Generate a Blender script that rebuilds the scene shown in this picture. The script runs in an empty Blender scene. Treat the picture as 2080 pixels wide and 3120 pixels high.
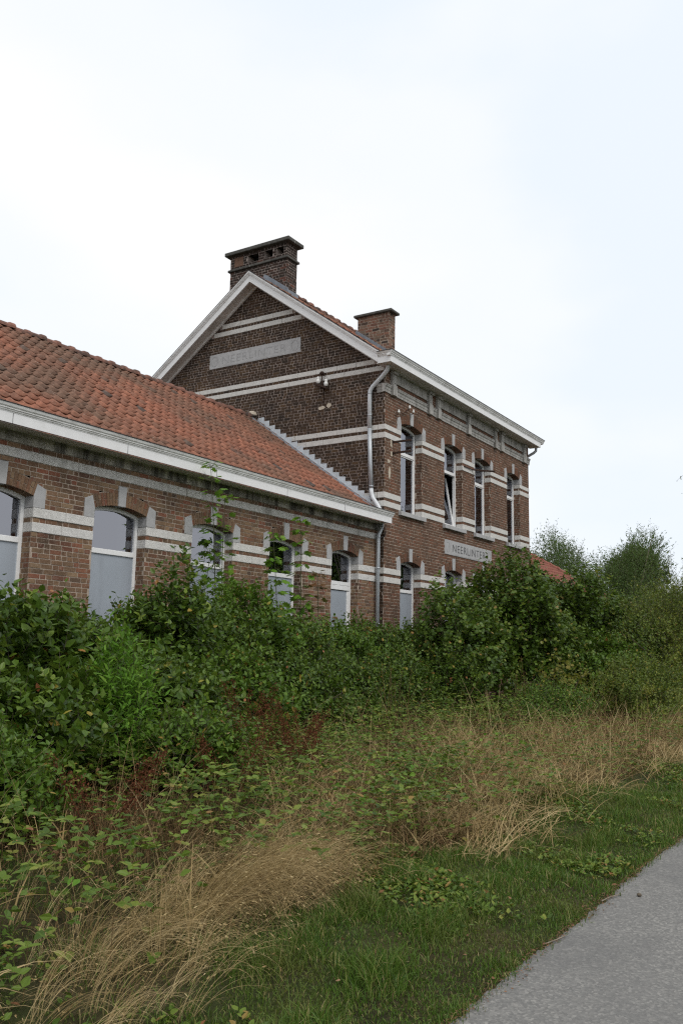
import bpy, math, numpy as np
from mathutils import Matrix, Vector
rng = np.random.default_rng(7)
SC = bpy.context.scene
COL = SC.collection
EYE = 1.6            # heights below are measured from eye level; everything is lifted by this at the end

# ------------------------------------------------------------------ camera
cd = bpy.data.cameras.new('camera'); cam = bpy.data.objects.new('camera', cd); COL.objects.link(cam)
F_PX, YAW, PITCH, ROLL = 2684.26, 1.0033, 0.1556, 0.0176
CAMP = np.array([-17.5203, -10.0, 0.0])
def cam_axes():
    cy, sy, cp, sp = math.cos(YAW), math.sin(YAW), math.cos(PITCH), math.sin(PITCH)
    f = np.array([sy*cp, cy*cp, sp]); r = np.array([cy, -sy, 0.]); u = np.cross(r, f)
    cr, sr = math.cos(ROLL), math.sin(ROLL)
    return cr*r + sr*u, -sr*r + cr*u, f
CR, CU, CF = cam_axes()
cam.matrix_world = Matrix(((CR[0], CU[0], -CF[0], CAMP[0]), (CR[1], CU[1], -CF[1], CAMP[1]),
                           (CR[2], CU[2], -CF[2], CAMP[2] + EYE), (0, 0, 0, 1)))
cd.sensor_fit = 'VERTICAL'; cd.sensor_height = 36.0; cd.lens = F_PX/3120*36.0
cd.clip_start = 0.05; cd.clip_end = 3000
SC.camera = cam

# ------------------------------------------------------------------ overcast sky and soft sun
SUN_EL, SUN_AZ = math.radians(52), math.radians(205)     # azimuth clockwise from +Y
w = bpy.data.worlds.new('World'); SC.world = w; w.use_nodes = True
nt = w.node_tree; nt.nodes.clear(); N = nt.nodes.new; LK = nt.links.new
out = N('ShaderNodeOutputWorld'); bg = N('ShaderNodeBackground')
sky = N('ShaderNodeTexSky'); sky.sky_type = 'NISHITA'; sky.sun_disc = False
sky.sun_elevation = SUN_EL; sky.sun_rotation = SUN_AZ
tc = N('ShaderNodeTexCoord'); mp = N('ShaderNodeMapping'); mp.inputs['Scale'].default_value = (1.0, -1.0, 2.2); mp.inputs['Rotation'].default_value = (0, 0, math.radians(65))
mp.inputs['Location'].default_value = (0.35, 0.1, 0.4)
nz = N('ShaderNodeTexNoise'); nz.inputs['Scale'].default_value = 1.6; nz.inputs['Detail'].default_value = 5; nz.inputs['Roughness'].default_value = 0.45
rp = N('ShaderNodeValToRGB'); rp.color_ramp.interpolation = 'EASE'
rp.color_ramp.elements[0].position = 0.33; rp.color_ramp.elements[0].color = (0.86, 0.925, 1.0, 1)
rp.color_ramp.elements[1].position = 0.60; rp.color_ramp.elements[1].color = (1.0, 1.0, 1.0, 1)
e = rp.color_ramp.elements.new(0.46); e.color = (0.94, 0.972, 1.0, 1)
scl = N('ShaderNodeVectorMath'); scl.operation = 'SCALE'; scl.inputs['Scale'].default_value = 10.0
mx = N('ShaderNodeMix'); mx.data_type = 'RGBA'; mx.inputs['Factor'].default_value = 0.94
LK(tc.outputs['Generated'], mp.inputs['Vector']); LK(mp.outputs['Vector'], nz.inputs['Vector'])
LK(nz.outputs['Fac'], rp.inputs['Fac']); LK(rp.outputs['Color'], scl.inputs[0])
LK(sky.outputs['Color'], mx.inputs['A']); LK(scl.outputs['Vector'], mx.inputs['B'])
LK(mx.outputs['Result'], bg.inputs['Color']); bg.inputs['Strength'].default_value = 0.106
LK(bg.outputs['Background'], out.inputs['Surface'])
sd = bpy.data.lights.new('sun', 'SUN'); sd.energy = 1.5; sd.angle = math.radians(28); sd.color = (1.0, 0.95, 0.88)
so = bpy.data.objects.new('sun', sd); COL.objects.link(so)
sdir = Vector((math.sin(SUN_AZ)*math.cos(SUN_EL), math.cos(SUN_AZ)*math.cos(SUN_EL), math.sin(SUN_EL)))
so.rotation_euler = sdir.to_track_quat('Z', 'Y').to_euler(); so.location = (-20, -30, 40)
SC.view_settings.view_transform = 'Standard'; SC.view_settings.look = 'None'
SC.view_settings.exposure = 0.0; SC.view_settings.gamma = 1.0
SC.cycles.use_denoising = False; SC.cycles.filter_width = 1.25; SC.cycles.sample_clamp_indirect = 4.0

# ------------------------------------------------------------------ helpers
def project(P):
    q = np.asarray(P, float) - CAMP
    z = q @ CF
    return 1040 + F_PX*(q @ CR)/z, 1560 - F_PX*(q @ CU)/z, z
def in_view(P, m=350):
    u, v, z = project(P)
    return (z > 0.3) & (u > -m) & (u < 2080+m) & (v > -m) & (v < 3120+m)
def mesh_data(name, V, faces, mats, rnd=None, smooth=False, mat_idx=None):
    """faces: list of int arrays (n,k)"""
    me = bpy.data.meshes.new(name)
    V = np.asarray(V, np.float32).reshape(-1, 3)
    faces = [np.asarray(f, np.int32) for f in faces if len(f)]
    me.vertices.add(len(V)); me.vertices.foreach_set('co', V.ravel())
    loops = np.concatenate([f.ravel() for f in faces])
    tot = np.concatenate([np.full(len(f), f.shape[1], np.int32) for f in faces])
    st = np.concatenate([[0], np.cumsum(tot)[:-1]]).astype(np.int32)
    me.loops.add(len(loops)); me.loops.foreach_set('vertex_index', loops)
    me.polygons.add(len(tot)); me.polygons.foreach_set('loop_start', st); me.polygons.foreach_set('loop_total', tot)
    me.polygons.foreach_set('use_smooth', np.full(len(tot), bool(smooth)))
    if mat_idx is not None: me.polygons.foreach_set('material_index', np.asarray(mat_idx, np.int32))
    me.update(calc_edges=True)
    if rnd is not None:
        a = me.attributes.new('rnd', 'FLOAT', 'FACE'); a.data.foreach_set('value', np.asarray(rnd, np.float32))
    for m in (mats if isinstance(mats, (list, tuple)) else [mats]): me.materials.append(m)
    return me
def put(name, me, parent=None, kind=None):
    o = bpy.data.objects.new(name, me); COL.objects.link(o)
    if parent is not None:
        o.parent = parent
        r = parent
        while r.parent is not None: r = r.parent
        if parent.parent is None: o.matrix_parent_inverse = Matrix.Translation(-Vector(r.location))
    if kind: o['kind'] = kind
    return o
def tag(o, label, cat, group=None, kind=None):
    o['label'] = label; o['category'] = cat
    if group: o['group'] = group
    if kind: o['kind'] = kind
    return o
def empty(name, loc, label, cat, group=None):
    o = bpy.data.objects.new(name, None); COL.objects.link(o); o.location = loc
    o.empty_display_size = 0.3
    return tag(o, label, cat, group)
class MB:
    """collects polygons for one mesh"""
    def __init__(s): s.V = []; s.F = {}; s.n = 0; s.R = {}
    def add(s, V, F, r=0.5):
        V = np.asarray(V, float).reshape(-1, 3)
        for f in F:
            s.F.setdefault(len(f), []).append([i + s.n for i in f]); s.R.setdefault(len(f), []).append(r)
        s.V.append(V); s.n += len(V)
    def box(s, x0, x1, y0, y1, z0, z1, r=0.5):
        V = [(x, y, z) for z in (z0, z1) for y in (y0, y1) for x in (x0, x1)]
        s.add(V, [(0, 2, 3, 1), (4, 5, 7, 6), (0, 1, 5, 4), (2, 6, 7, 3), (0, 4, 6, 2), (1, 3, 7, 5)], r)
    def prism(s, poly, a, b, r=0.5):
        """poly: list of 3d points, swept from +a to +b (vectors)"""
        p = np.asarray(poly, float); n = len(p)
        V = np.vstack([p + np.asarray(a, float), p + np.asarray(b, float)])
        F = [tuple(range(n))[::-1], tuple(range(n, 2*n))] + [(i, (i+1) % n, n + (i+1) % n, n + i) for i in range(n)]
        s.add(V, F, r)
    def tube(s, pts, rad, k=8, caps=True, r=0.5):
        pts = np.asarray(pts, float); n = len(pts)
        rad = np.broadcast_to(np.asarray(rad, float), (n,))
        T = np.gradient(pts, axis=0); T /= np.linalg.norm(T, axis=1)[:, None] + 1e-12
        ref = np.array([0, 0, 1.]) if abs(T[:, 2]).mean() < 0.8 else np.array([0, 1., 0])
        A = np.cross(T, ref); A /= np.linalg.norm(A, axis=1)[:, None] + 1e-12
        B = np.cross(T, A)
        th = np.linspace(0, 2*np.pi, k, endpoint=False)
        V = pts[:, None, :] + rad[:, None, None]*(np.cos(th)[None, :, None]*A[:, None, :] + np.sin(th)[None, :, None]*B[:, None, :])
        F = [(i*k + j, i*k + (j+1) % k, (i+1)*k + (j+1) % k, (i+1)*k + j) for i in range(n-1) for j in range(k)]
        if caps: F += [tuple(range(k))[::-1], tuple((n-1)*k + j for j in range(k))]
        s.add(V.reshape(-1, 3), F, r)
    def lathe(s, c, prof, k=14, r=0.5):
        th = np.linspace(0, 2*np.pi, k, endpoint=False)
        V = [(c[0] + rr*math.cos(t), c[1] + rr*math.sin(t), c[2] + z) for rr, z in prof for t in th]
        n = len(prof)
        F = [(i*k + j, i*k + (j+1) % k, (i+1)*k + (j+1) % k, (i+1)*k + j) for i in range(n-1) for j in range(k)]
        F += [tuple(range(k))[::-1], tuple((n-1)*k + j for j in range(k))]
        s.add(V, F, r)
    def build(s, name, mat, parent=None, kind=None, smooth=False, bevel=0):
        ks = sorted(s.F)
        me = mesh_data(name, np.vstack(s.V), [np.array(s.F[k]) for k in ks], mat, rnd=np.concatenate([s.R[k] for k in ks]), smooth=smooth)
        o = put(name, me, parent, kind)
        if bevel:
            b = o.modifiers.new('bevel', 'BEVEL'); b.width = bevel; b.segments = 1; b.limit_method = 'ANGLE'
        return o

# ------------------------------------------------------------------ materials
def mat_new(name):
    m = bpy.data.materials.new(name); m.use_nodes = True
    t = m.node_tree; t.nodes.clear()
    o = t.nodes.new('ShaderNodeOutputMaterial'); b = t.nodes.new('ShaderNodeBsdfPrincipled')
    t.links.new(b.outputs[0], o.inputs[0])
    return m, t, b, o
def ramp(t, stops, fac=None, interp='LINEAR'):
    r = t.nodes.new('ShaderNodeValToRGB'); r.color_ramp.interpolation = interp
    el = r.color_ramp.elements
    while len(el) < len(stops): el.new(0.5)
    for e_, (p, c) in zip(el, stops):
        e_.position = p; e_.color = (*c, 1) if len(c) == 3 else c
    if fac is not None: t.links.new(fac, r.inputs['Fac'])
    return r.outputs['Color']
def noise(t, scale, detail=3, rough=0.55, vec=None, stretch=None):
    n = t.nodes.new('ShaderNodeTexNoise'); n.inputs['Scale'].default_value = scale
    n.inputs['Detail'].default_value = detail; n.inputs['Roughness'].default_value = rough
    if vec is None:
        g = t.nodes.new('ShaderNodeNewGeometry'); vec = g.outputs['Position']
    if stretch:
        mpn = t.nodes.new('ShaderNodeMapping'); mpn.inputs['Scale'].default_value = stretch
        t.links.new(vec, mpn.inputs['Vector']); vec = mpn.outputs['Vector']
    t.links.new(vec, n.inputs['Vector'])
    return n.outputs['Fac']
def mixc(t, fac, a, b, mode='MIX'):
    m = t.nodes.new('ShaderNodeMix'); m.data_type = 'RGBA'; m.blend_type = mode
    for s_, v in (('Factor', fac), ('A', a), ('B', b)):
        if isinstance(v, (int, float)): m.inputs[s_].default_value = v
        elif isinstance(v, tuple): m.inputs[s_].default_value = (*v, 1)
        else: t.links.new(v, m.inputs[s_])
    return m.outputs['Result']
def maprange(t, v, a, b, c=0., d=1.):
    m = t.nodes.new('ShaderNodeMapRange'); m.clamp = True
    for k, x in zip(('From Min', 'From Max', 'To Min', 'To Max'), (a, b, c, d)): m.inputs[k].default_value = x
    t.links.new(v, m.inputs['Value']); return m.outputs['Result']
def bump(t, b, h, strength=0.3, dist=0.01):
    n = t.nodes.new('ShaderNodeBump'); n.inputs['Strength'].default_value = strength; n.inputs['Distance'].default_value = dist
    t.links.new(h, n.inputs['Height']); t.links.new(n.outputs['Normal'], b.inputs['Normal'])
def rnd_node(t):
    a = t.nodes.new('ShaderNodeAttribute'); a.attribute_name = 'rnd'
    oi = t.nodes.new('ShaderNodeObjectInfo')
    s = t.nodes.new('ShaderNodeMath'); s.operation = 'ADD'; t.links.new(a.outputs['Fac'], s.inputs[0]); t.links.new(oi.outputs['Random'], s.inputs[1])
    f = t.nodes.new('ShaderNodeMath'); f.operation = 'FRACT'; t.links.new(s.outputs[0], f.inputs[0])
    return f.outputs[0]
def rnd_attr(t):
    a = t.nodes.new('ShaderNodeAttribute'); a.attribute_name = 'rnd'; return a.outputs['Fac']

def brick_mat(name, stops, soot=(0.02, 0.017, 0.016), soot_lo=0.55, soot_hi=0.8, soot_amt=0.7, dust=(0.42, 0.33, 0.27), dust_amt=0.35):
    m, t, b, o = mat_new(name)
    c = ramp(t, stops, rnd_node(t))
    s = maprange(t, noise(t, 1.1, 5, 0.6), soot_lo, soot_hi, 0, soot_amt)
    c = mixc(t, s, c, soot)
    d = maprange(t, noise(t, 38, 4, 0.7), 0.52, 0.75, 0, dust_amt)
    c = mixc(t, d, c, dust)
    g = maprange(t, noise(t, 120, 3, 0.6), 0.3, 0.7, 0.7, 1.25)
    c = mixc(t, 1.0, c, g, 'MULTIPLY')
    t.links.new(c, b.inputs['Base Color']); b.inputs['Roughness'].default_value = 0.92
    b.inputs['Specular IOR Level'].default_value = 0.2
    bump(t, b, noise(t, 90, 4, 0.7), 0.6, 0.006)
    return m
BRICK_WING = brick_mat('brick_wing', [(0, (0.239, 0.098, 0.059)), (.18, (0.177, 0.098, 0.060)), (.4, (0.165, 0.105, 0.065)), (.6, (0.211, 0.125, 0.074)), (.78, (0.245, 0.165, 0.100)), (.9, (0.100, 0.066, 0.047)), (1, (0.257, 0.098, 0.059))], soot_lo=.46, soot_hi=.70, soot_amt=.66, dust_amt=.45)
BRICK_FRONT = brick_mat('brick_front', [(0, (.175, .074, .044)), (.25, (.14, .074, .047)), (.5, (.108, .063, .041)), (.75, (.165, .085, .052)), (1, (.09, .052, .036))], soot_lo=.48, soot_hi=.74, soot_amt=.6, dust_amt=.3)
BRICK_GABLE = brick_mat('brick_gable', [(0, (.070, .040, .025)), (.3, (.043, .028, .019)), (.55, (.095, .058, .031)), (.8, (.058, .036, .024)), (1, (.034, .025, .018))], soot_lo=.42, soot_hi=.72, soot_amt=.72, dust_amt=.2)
BRICK_CHIM = brick_mat('brick_chimney', [(0, (0.072, 0.036, 0.025)), (.3, (0.040, 0.025, 0.020)), (.7, (0.029, 0.022, 0.018)), (.92, (0.054, 0.032, 0.024)), (1, (0.144, 0.054, 0.036))], soot_lo=.4, soot_hi=.7, soot_amt=.8, dust_amt=.25)
BRICK_CHIM2 = brick_mat('brick_chimney_mixed', [(0, (.20, .10, .07)), (.3, (.17, .10, .07)), (.5, (.04, .032, .028)), (.62, (.21, .14, .10)), (.85, (.21, .095, .065)), (1, (.045, .037, .033))], soot_lo=.55, soot_hi=.8, soot_amt=.5)

def simple_mat(name, col, rough=0.8, var=0.25, vscale=6, spec=0.3, metal=0.0, bscale=60, bstr=0.2, stain=None, stretch=None, fine=None, slo=.52, shi=.72, samt=.8, sscale=2.5):
    m, t, b, o = mat_new(name)
    n1 = noise(t, vscale, 5, 0.6)
    c = mixc(t, maprange(t, n1, .3, .7), tuple(x*(1-var) for x in col), tuple(min(1, x*(1+var)) for x in col))
    if fine: c = mixc(t, maprange(t, noise(t, fine, 4, .7), .45, .7, 0, .5), c, tuple(x*.55 for x in col))
    if stain is not None:
        c = mixc(t, maprange(t, noise(t, sscale, 6, .65, stretch=stretch), slo, shi, 0, samt), c, stain)
    t.links.new(c, b.inputs['Base Color']); b.inputs['Roughness'].default_value = rough
    b.inputs['Specular IOR Level'].default_value = spec; b.inputs['Metallic'].default_value = metal
    if bstr: bump(t, b, noise(t, bscale, 4, .65), bstr, 0.01)
    return m
MORTAR_WING = simple_mat('mortar_pale', (.40, .33, .27), .95, .25, 3, bscale=150, bstr=.4, stain=(.16, .12, .10), samt=.6)
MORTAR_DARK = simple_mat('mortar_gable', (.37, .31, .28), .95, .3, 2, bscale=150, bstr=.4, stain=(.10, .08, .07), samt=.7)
STONE = simple_mat('limestone_rough', (.68, .67, .65), .9, .12, 9, bscale=130, bstr=1.0, fine=55, stain=(.28, .27, .25), sscale=1.8, slo=.56, shi=.8, samt=.55)
STONE_DIRTY = simple_mat('limestone_streaked', (.44, .42, .38), .9, .2, 5, bscale=90, bstr=.5, stain=(.06, .057, .05), stretch=(2.4, 2.4, .5), sscale=1.5, slo=.40, shi=.58, samt=.9)
STONE_GREY = simple_mat('bluestone', (.40, .40, .405), .85, .10, 6, bscale=120, bstr=.25, stain=(.30, .30, .295))
STONE_CORNICE = simple_mat('bluestone_weathered', (.40, .39, .37), .9, .15, 4, bscale=100, bstr=.3, stain=(.09, .085, .075), stretch=(5, 5, .8), slo=.48, shi=.7, samt=.85)
STONE_FRONT = simple_mat('limestone_smooth', (.62, .61, .585), .9, .10, 7, bscale=130, bstr=.4, fine=70)
STONE_STAINED = simple_mat('limestone_stained', (.60, .59, .57), .9, .12, 9, bscale=130, bstr=1.0, fine=55, stain=(.15, .14, .12), stretch=(2.2, 2.2, .7), sscale=1.3, slo=.52, shi=.72, samt=.75)
GROOVE = simple_mat('groove_dark', (.075, .075, .08), .9, .2, 20, bstr=0)
CONCRETE_DARK = simple_mat('concrete_lichen', (.085, .083, .076), .95, .35, 8, bscale=60, bstr=.6, stain=(.40, .40, .37), sscale=9, slo=.62, shi=.72, samt=.8)
WHITE = simple_mat('white_paint', (.75, .755, .765), .5, .04, 4, spec=.4, bscale=40, bstr=.05, stain=(.42, .41, .38), sscale=3, slo=.58, shi=.82, samt=.5, stretch=(1, 1, 2))
WHITE_OLD = simple_mat('white_paint_moulding', (.76, .76, .755), .6, .06, 5, spec=.3, bscale=40, bstr=.1, stain=(.25, .24, .21), sscale=4, slo=.5, shi=.78, samt=.6)
SOFFIT = simple_mat('soffit_paint', (.60, .575, .55), .7, .08, 2, bstr=.05, stain=(.33, .32, .29), sscale=1.2)
PVC = simple_mat('white_window_frame', (.80, .805, .81), .35, .02, 3, spec=.5, bstr=0)
PANEL = simple_mat('grey_blue_panel', (.325, .362, .41), .5, .07, 1.2, spec=.4, bscale=8, bstr=.03, stain=(.22, .24, .27), sscale=1.0, stretch=(3, 3, .6), samt=.5)
ZINC = simple_mat('zinc_pipe', (.44, .47, .50), .45, .12, 5, spec=.5, metal=.35, bscale=30, bstr=.05)
PIPE_PALE = simple_mat('pale_grey_pipe', (.60, .63, .66), .4, .06, 3, spec=.5, bstr=.03)
LEAD = simple_mat('zinc_flashing', (.60, .64, .68), .5, .12, 8, spec=.5, metal=.25, bscale=18, bstr=.25)
LEAD_DARK = simple_mat('lead_weathered', (.20, .22, .25), .6, .25, 7, spec=.4, metal=.2, bscale=18, bstr=.4)
RUST = simple_mat('rusty_iron', (.045, .026, .019), .85, .4, 25, bscale=90, bstr=.4)
BLACK = simple_mat('black_edge', (.03, .032, .036), .6, .2, 6, bstr=0)
PORCELAIN = simple_mat('porcelain', (.82, .82, .80), .2, .03, 5, spec=.6, bstr=0)
PLASTER = simple_mat('plaster_patch', (.50, .44, .36), .95, .15, 20, bscale=60, bstr=.4)
INTERIOR = simple_mat('interior_painted_dark', (.035, .036, .038), .9, .2, 1, bstr=0)  # near-black colour carries the shade of the unlit rooms
CURTAIN = simple_mat('grey_curtain', (.30, .31, .33), .9, .15, 3, bstr=0)
BLIND = simple_mat('white_blind', (.62, .63, .64), .7, .05, 3, bstr=0)
WOOD = simple_mat('bare_wood', (.55, .40, .24), .8, .2, 9, bstr=.2)
def glass_mat():
    m, t, b, o = mat_new('window_glass'); t.nodes.remove(b)
    gl = t.nodes.new('ShaderNodeBsdfGlossy'); gl.inputs['Roughness'].default_value = 0.015; gl.inputs['Color'].default_value = (.80, .83, .93, 1)
    tr = t.nodes.new('ShaderNodeBsdfTransparent'); tr.inputs['Color'].default_value = (.72, .76, .76, 1)
    fr = t.nodes.new('ShaderNodeFresnel'); fr.inputs['IOR'].default_value = 3.4
    mxs = t.nodes.new('ShaderNodeMixShader')
    t.links.new(fr.outputs[0], mxs.inputs[0]); t.links.new(tr.outputs[0], mxs.inputs[1]); t.links.new(gl.outputs[0], mxs.inputs[2])
    t.links.new(mxs.outputs[0], o.inputs[0])
    nb = t.nodes.new('ShaderNodeBump'); nb.inputs['Strength'].default_value = .02; nb.inputs['Distance'].default_value = .01
    t.links.new(noise(t, 1.5, 1), nb.inputs['Height']); t.links.new(nb.outputs['Normal'], gl.inputs['Normal'])
    return m
GLASS = glass_mat()
def tile_mat():
    m, t, b, o = mat_new('clay_tile')
    c = ramp(t, [(0, (.315, .125, .078)), (.25, (.275, .115, .074)), (.5, (.335, .14, .088)), (.72, (.25, .108, .072)), (.955, (.295, .127, .081)), (.985, (.13, .09, .075)), (1, (.09, .075, .07))], rnd_node(t))
    c = mixc(t, maprange(t, noise(t, .45, 6, .62), .42, .62, 0, .82), c, (.15, .10, .072))
    c = mixc(t, maprange(t, noise(t, 1.7, 5, .6), .56, .74, 0, .75), c, (.11, .082, .07))
    c = mixc(t, maprange(t, noise(t, 30, 3, .6), .66, .72, 0, .75), c, (.42, .38, .33))
    c = mixc(t, 1.0, c, maprange(t, noise(t, 14, 4, .6), .3, .7, .65, 1.25), 'MULTIPLY')
    t.links.new(c, b.inputs['Base Color']); b.inputs['Roughness'].default_value = .85; b.inputs['Specular IOR Level'].default_value = .3
    bump(t, b, noise(t, 70, 4, .6), .4, .006)
    return m
TILE = tile_mat()
RIDGE = simple_mat('clay_ridge', (.20, .10, .075), .9, .35, 4, bscale=60, bstr=.5, stain=(.055, .05, .045), sscale=3, slo=.45, shi=.62, samt=.9)
TILE_RED = simple_mat('clay_tile_red', (.27, .105, .078), .9, .3, 3, bscale=60, bstr=.4, stain=(.14, .08, .06), sscale=3)

def leaf_mat(name, stops, trans=.3, rough=.5, spec=.35, patch=None, patch_amt=.6, pscale=.8):
    m, t, b, o = mat_new(name)
    c = ramp(t, stops, rnd_attr(t))
    if patch: c = mixc(t, maprange(t, noise(t, pscale, 3, .6), .5, .68, 0, patch_amt), c, patch)
    t.links.new(c, b.inputs['Base Color']); b.inputs['Roughness'].default_value = rough; b.inputs['Specular IOR Level'].default_value = spec
    tr = t.nodes.new('ShaderNodeBsdfTranslucent'); t.links.new(mixc(t, .35, c, (.16, .20, .03), 'MIX'), tr.inputs['Color'])
    mxs = t.nodes.new('ShaderNodeMixShader'); mxs.inputs[0].default_value = trans
    t.links.new(b.outputs[0], mxs.inputs[1]); t.links.new(tr.outputs[0], mxs.inputs[2]); t.links.new(mxs.outputs[0], o.inputs[0])
    return m
LEAF_DARK = leaf_mat('leaf_dark_green', [(0, (.024, .054, .007)), (.4, (.054, .106, .012)), (.8, (.115, .182, .022)), (.95, (.18, .245, .03)), (.98, (.30, .24, .04)), (1, (.34, .12, .05))], .24, .34, .25)
LEAF_MID = leaf_mat('leaf_mid_green', [(0, (.040, .084, .009)), (.5, (.082, .158, .017)), (.93, (.14, .225, .028)), (.97, (.29, .24, .04)), (1, (.27, .12, .035))], .28, .36, .22)
LEAF_BRIGHT = leaf_mat('leaf_bright_green', [(0, (.075, .19, .015)), (.6, (.12, .26, .025)), (1, (.19, .32, .04))], .38, .45, .2)
LEAF_HAZEL = leaf_mat('leaf_hazel', [(0, (.030, .062, .009)), (.45, (.062, .116, .014)), (.82, (.122, .185, .024)), (.94, (.22, .23, .04)), (1, (.30, .20, .07))], .27, .36, .24)
LEAF_OLIVE = leaf_mat('leaf_olive', [(0, (.045, .080, .011)), (.5, (.10, .15, .02)), (.85, (.175, .21, .03)), (1, (.28, .22, .04))], .3, .4, .22, patch=(.22, .20, .028), patch_amt=.55)
LEAF_TREE = leaf_mat('leaf_tree', [(0, (.045, .085, .024)), (.6, (.075, .13, .034)), (1, (.12, .175, .05))], .32, .5, .2)
LEAF_TREE2 = leaf_mat('leaf_tree_yellowish', [(0, (.065, .10, .018)), (.6, (.115, .15, .026)), (1, (.20, .20, .04))], .36, .5, .2)
LEAF_YELLOW = leaf_mat('leaf_yellow_green', [(0, (.09, .13, .02)), (.5, (.19, .19, .03)), (1, (.30, .24, .05))], .35, .5, .35)
LEAF_RED = leaf_mat('leaf_reddish', [(0, (.06, .07, .02)), (.45, (.10, .075, .025)), (.8, (.15, .06, .025)), (1, (.20, .09, .03))], .3, .5, .35)
LEAF_BRAMBLE = leaf_mat('leaf_bramble', [(0, (.034, .068, .009)), (.3, (.072, .13, .016)), (.7, (.14, .21, .03)), (.88, (.22, .25, .05)), (.94, (.28, .18, .055)), (1, (.24, .09, .045))], .3, .38, .2)
LEAF_DEAD = leaf_mat('leaf_dead', [(0, (.10, .055, .03)), (.4, (.18, .095, .05)), (.8, (.27, .15, .085)), (1, (.34, .22, .13))], .15, .7, .2)
GRASS = leaf_mat('grass_green', [(0, (.036, .086, .009)), (.5, (.068, .138, .015)), (.82, (.115, .19, .028)), (.92, (.23, .215, .07)), (1, (.35, .285, .14))], .25, .42, .24, patch=(.13, .13, .035), patch_amt=.55, pscale=1.3)
STRAW = leaf_mat('straw', [(0, (.20, .13, .055)), (.35, (.33, .235, .105)), (.7, (.46, .345, .175)), (1, (.60, .48, .27))], .2, .6, .15)
STALK_BROWN = leaf_mat('stalk_brown', [(0, (.055, .032, .015)), (.5, (.12, .07, .034)), (1, (.24, .155, .075))], .1, .7, .12)
RUMEX = leaf_mat('dock_seed', [(0, (.05, .016, .010)), (.5, (.10, .033, .017)), (1, (.16, .06, .03))], .1, .8, .08)
BARK = simple_mat('bark', (.085, .07, .052), .95, .35, 12, bscale=40, bstr=.6)
BARK_LIGHT = simple_mat('bark_light', (.20, .17, .13), .95, .35, 12, bscale=40, bstr=.5)
STEM_GREEN = simple_mat('stem_green', (.075, .085, .035), .7, .3, 12, bstr=0)

# ------------------------------------------------------------------ ground and path
GY = np.array([-400, -14, -11.6, -8.25, -7.2, -6.0, -4.5, -3.0, -1.5, 0, 400.])
GZ = np.array([-1.6, -1.55, -1.63, -1.615, -1.56, -1.47, -1.36, -1.28, -1.22, -1.2, -1.2])
def wob(x, y, k, seed):
    r = np.random.default_rng(seed); s = 0
    for i in range(6):
        a = r.uniform(0, 6.28); f = k*r.uniform(.6, 1.8); s = s + np.sin((x*np.cos(a) + y*np.sin(a))*f + r.uniform(0, 6.28))
    return s/2.5
def ground_z(x, y):
    z = np.interp(y, GY, GZ)
    near = np.clip((y + 8.2)/1.0, 0, 1)*np.clip((1.0 - y)/1.0, 0, 1)
    return z + near*0.035*wob(x, y, 1.7, 3)
def grid_mesh(xs, ys, zf):
    X, Y = np.meshgrid(xs, ys); Z = zf(X, Y); nx, ny = len(xs), len(ys)
    i = (np.arange(ny-1)[:, None]*nx + np.arange(nx-1)[None, :]).ravel()
    return np.stack([X, Y, Z], -1).reshape(-1, 3), np.stack([i, i+1, i+nx+1, i+nx], 1)
xs = np.concatenate([[-600, -200, -80, -40], np.arange(-24, 24, .3), np.arange(24, 80, 4), [120, 250, 700]])
ys = np.concatenate([[-400, -120, -40, -20, -14, -12.5, -11.6, -11.25, -8.6], np.arange(-8.3, 2.0, .15), [3, 6, 12, 30, 80, 200, 400]])
V, Fq = grid_mesh(xs, ys, ground_z)
def ground_mat():
    m, t, b, o = mat_new('soil_and_thatch')
    c = ramp(t, [(.3, (.03, .026, .015)), (.5, (.05, .045, .02)), (.7, (.085, .07, .036))], noise(t, 2.2, 6, .65))
    c = mixc(t, maprange(t, noise(t, 25, 4, .7), .5, .65, 0, .6), c, (.11, .085, .05))
    c = mixc(t, maprange(t, noise(t, .9, 3, .6), .45, .6, 0, .6), c, (.035, .055, .015))
    t.links.new(c, b.inputs['Base Color']); b.inputs['Roughness'].default_value = 1.0; b.inputs['Specular IOR Level'].default_value = .1
    bump(t, b, noise(t, 45, 5, .7), 1.0, .03)
    return m
put('ground', mesh_data('ground', V, [Fq], ground_mat(), smooth=True), kind='structure')
def path_mat():
    m, t, b, o = mat_new('asphalt')
    vo = t.nodes.new('ShaderNodeTexVoronoi'); vo.inputs['Scale'].default_value = 75
    g = t.nodes.new('ShaderNodeNewGeometry'); t.links.new(g.outputs['Position'], vo.inputs['Vector'])
    hs = t.nodes.new('ShaderNodeSeparateColor'); t.links.new(vo.outputs['Color'], hs.inputs[0])
    c = ramp(t, [(0, (.13, .128, .123)), (.5, (.17, .167, .159)), (.8, (.20, .195, .184)), (1, (.27, .262, .245))], hs.outputs[0])
    c = mixc(t, maprange(t, noise(t, 1.3, 5, .6), .35, .7, 0, .5), c, (.14, .138, .134))
    c = mixc(t, maprange(t, noise(t, 9, 5, .7), .55, .75, 0, .45), c, (.20, .192, .178))
    c = mixc(t, maprange(t, noise(t, .8, 4, .6), .52, .6, 0, .35), c, (.115, .114, .112))
    t.links.new(c, b.inputs['Base Color']); b.inputs['Roughness'].default_value = .9; b.inputs['Specular IOR Level'].default_value = .3
    ad = t.nodes.new('ShaderNodeMath'); ad.operation = 'ADD'
    t.links.new(vo.outputs['Distance'], ad.inputs[0]); t.links.new(noise(t, 150, 3, .7), ad.inputs[1])
    bump(t, b, ad.outputs[0], .4, .004)
    return m
px = np.concatenate([[-80, -40], np.arange(-22, 10, .05), np.arange(10, 60, 1.0), [120, 260]])
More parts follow.
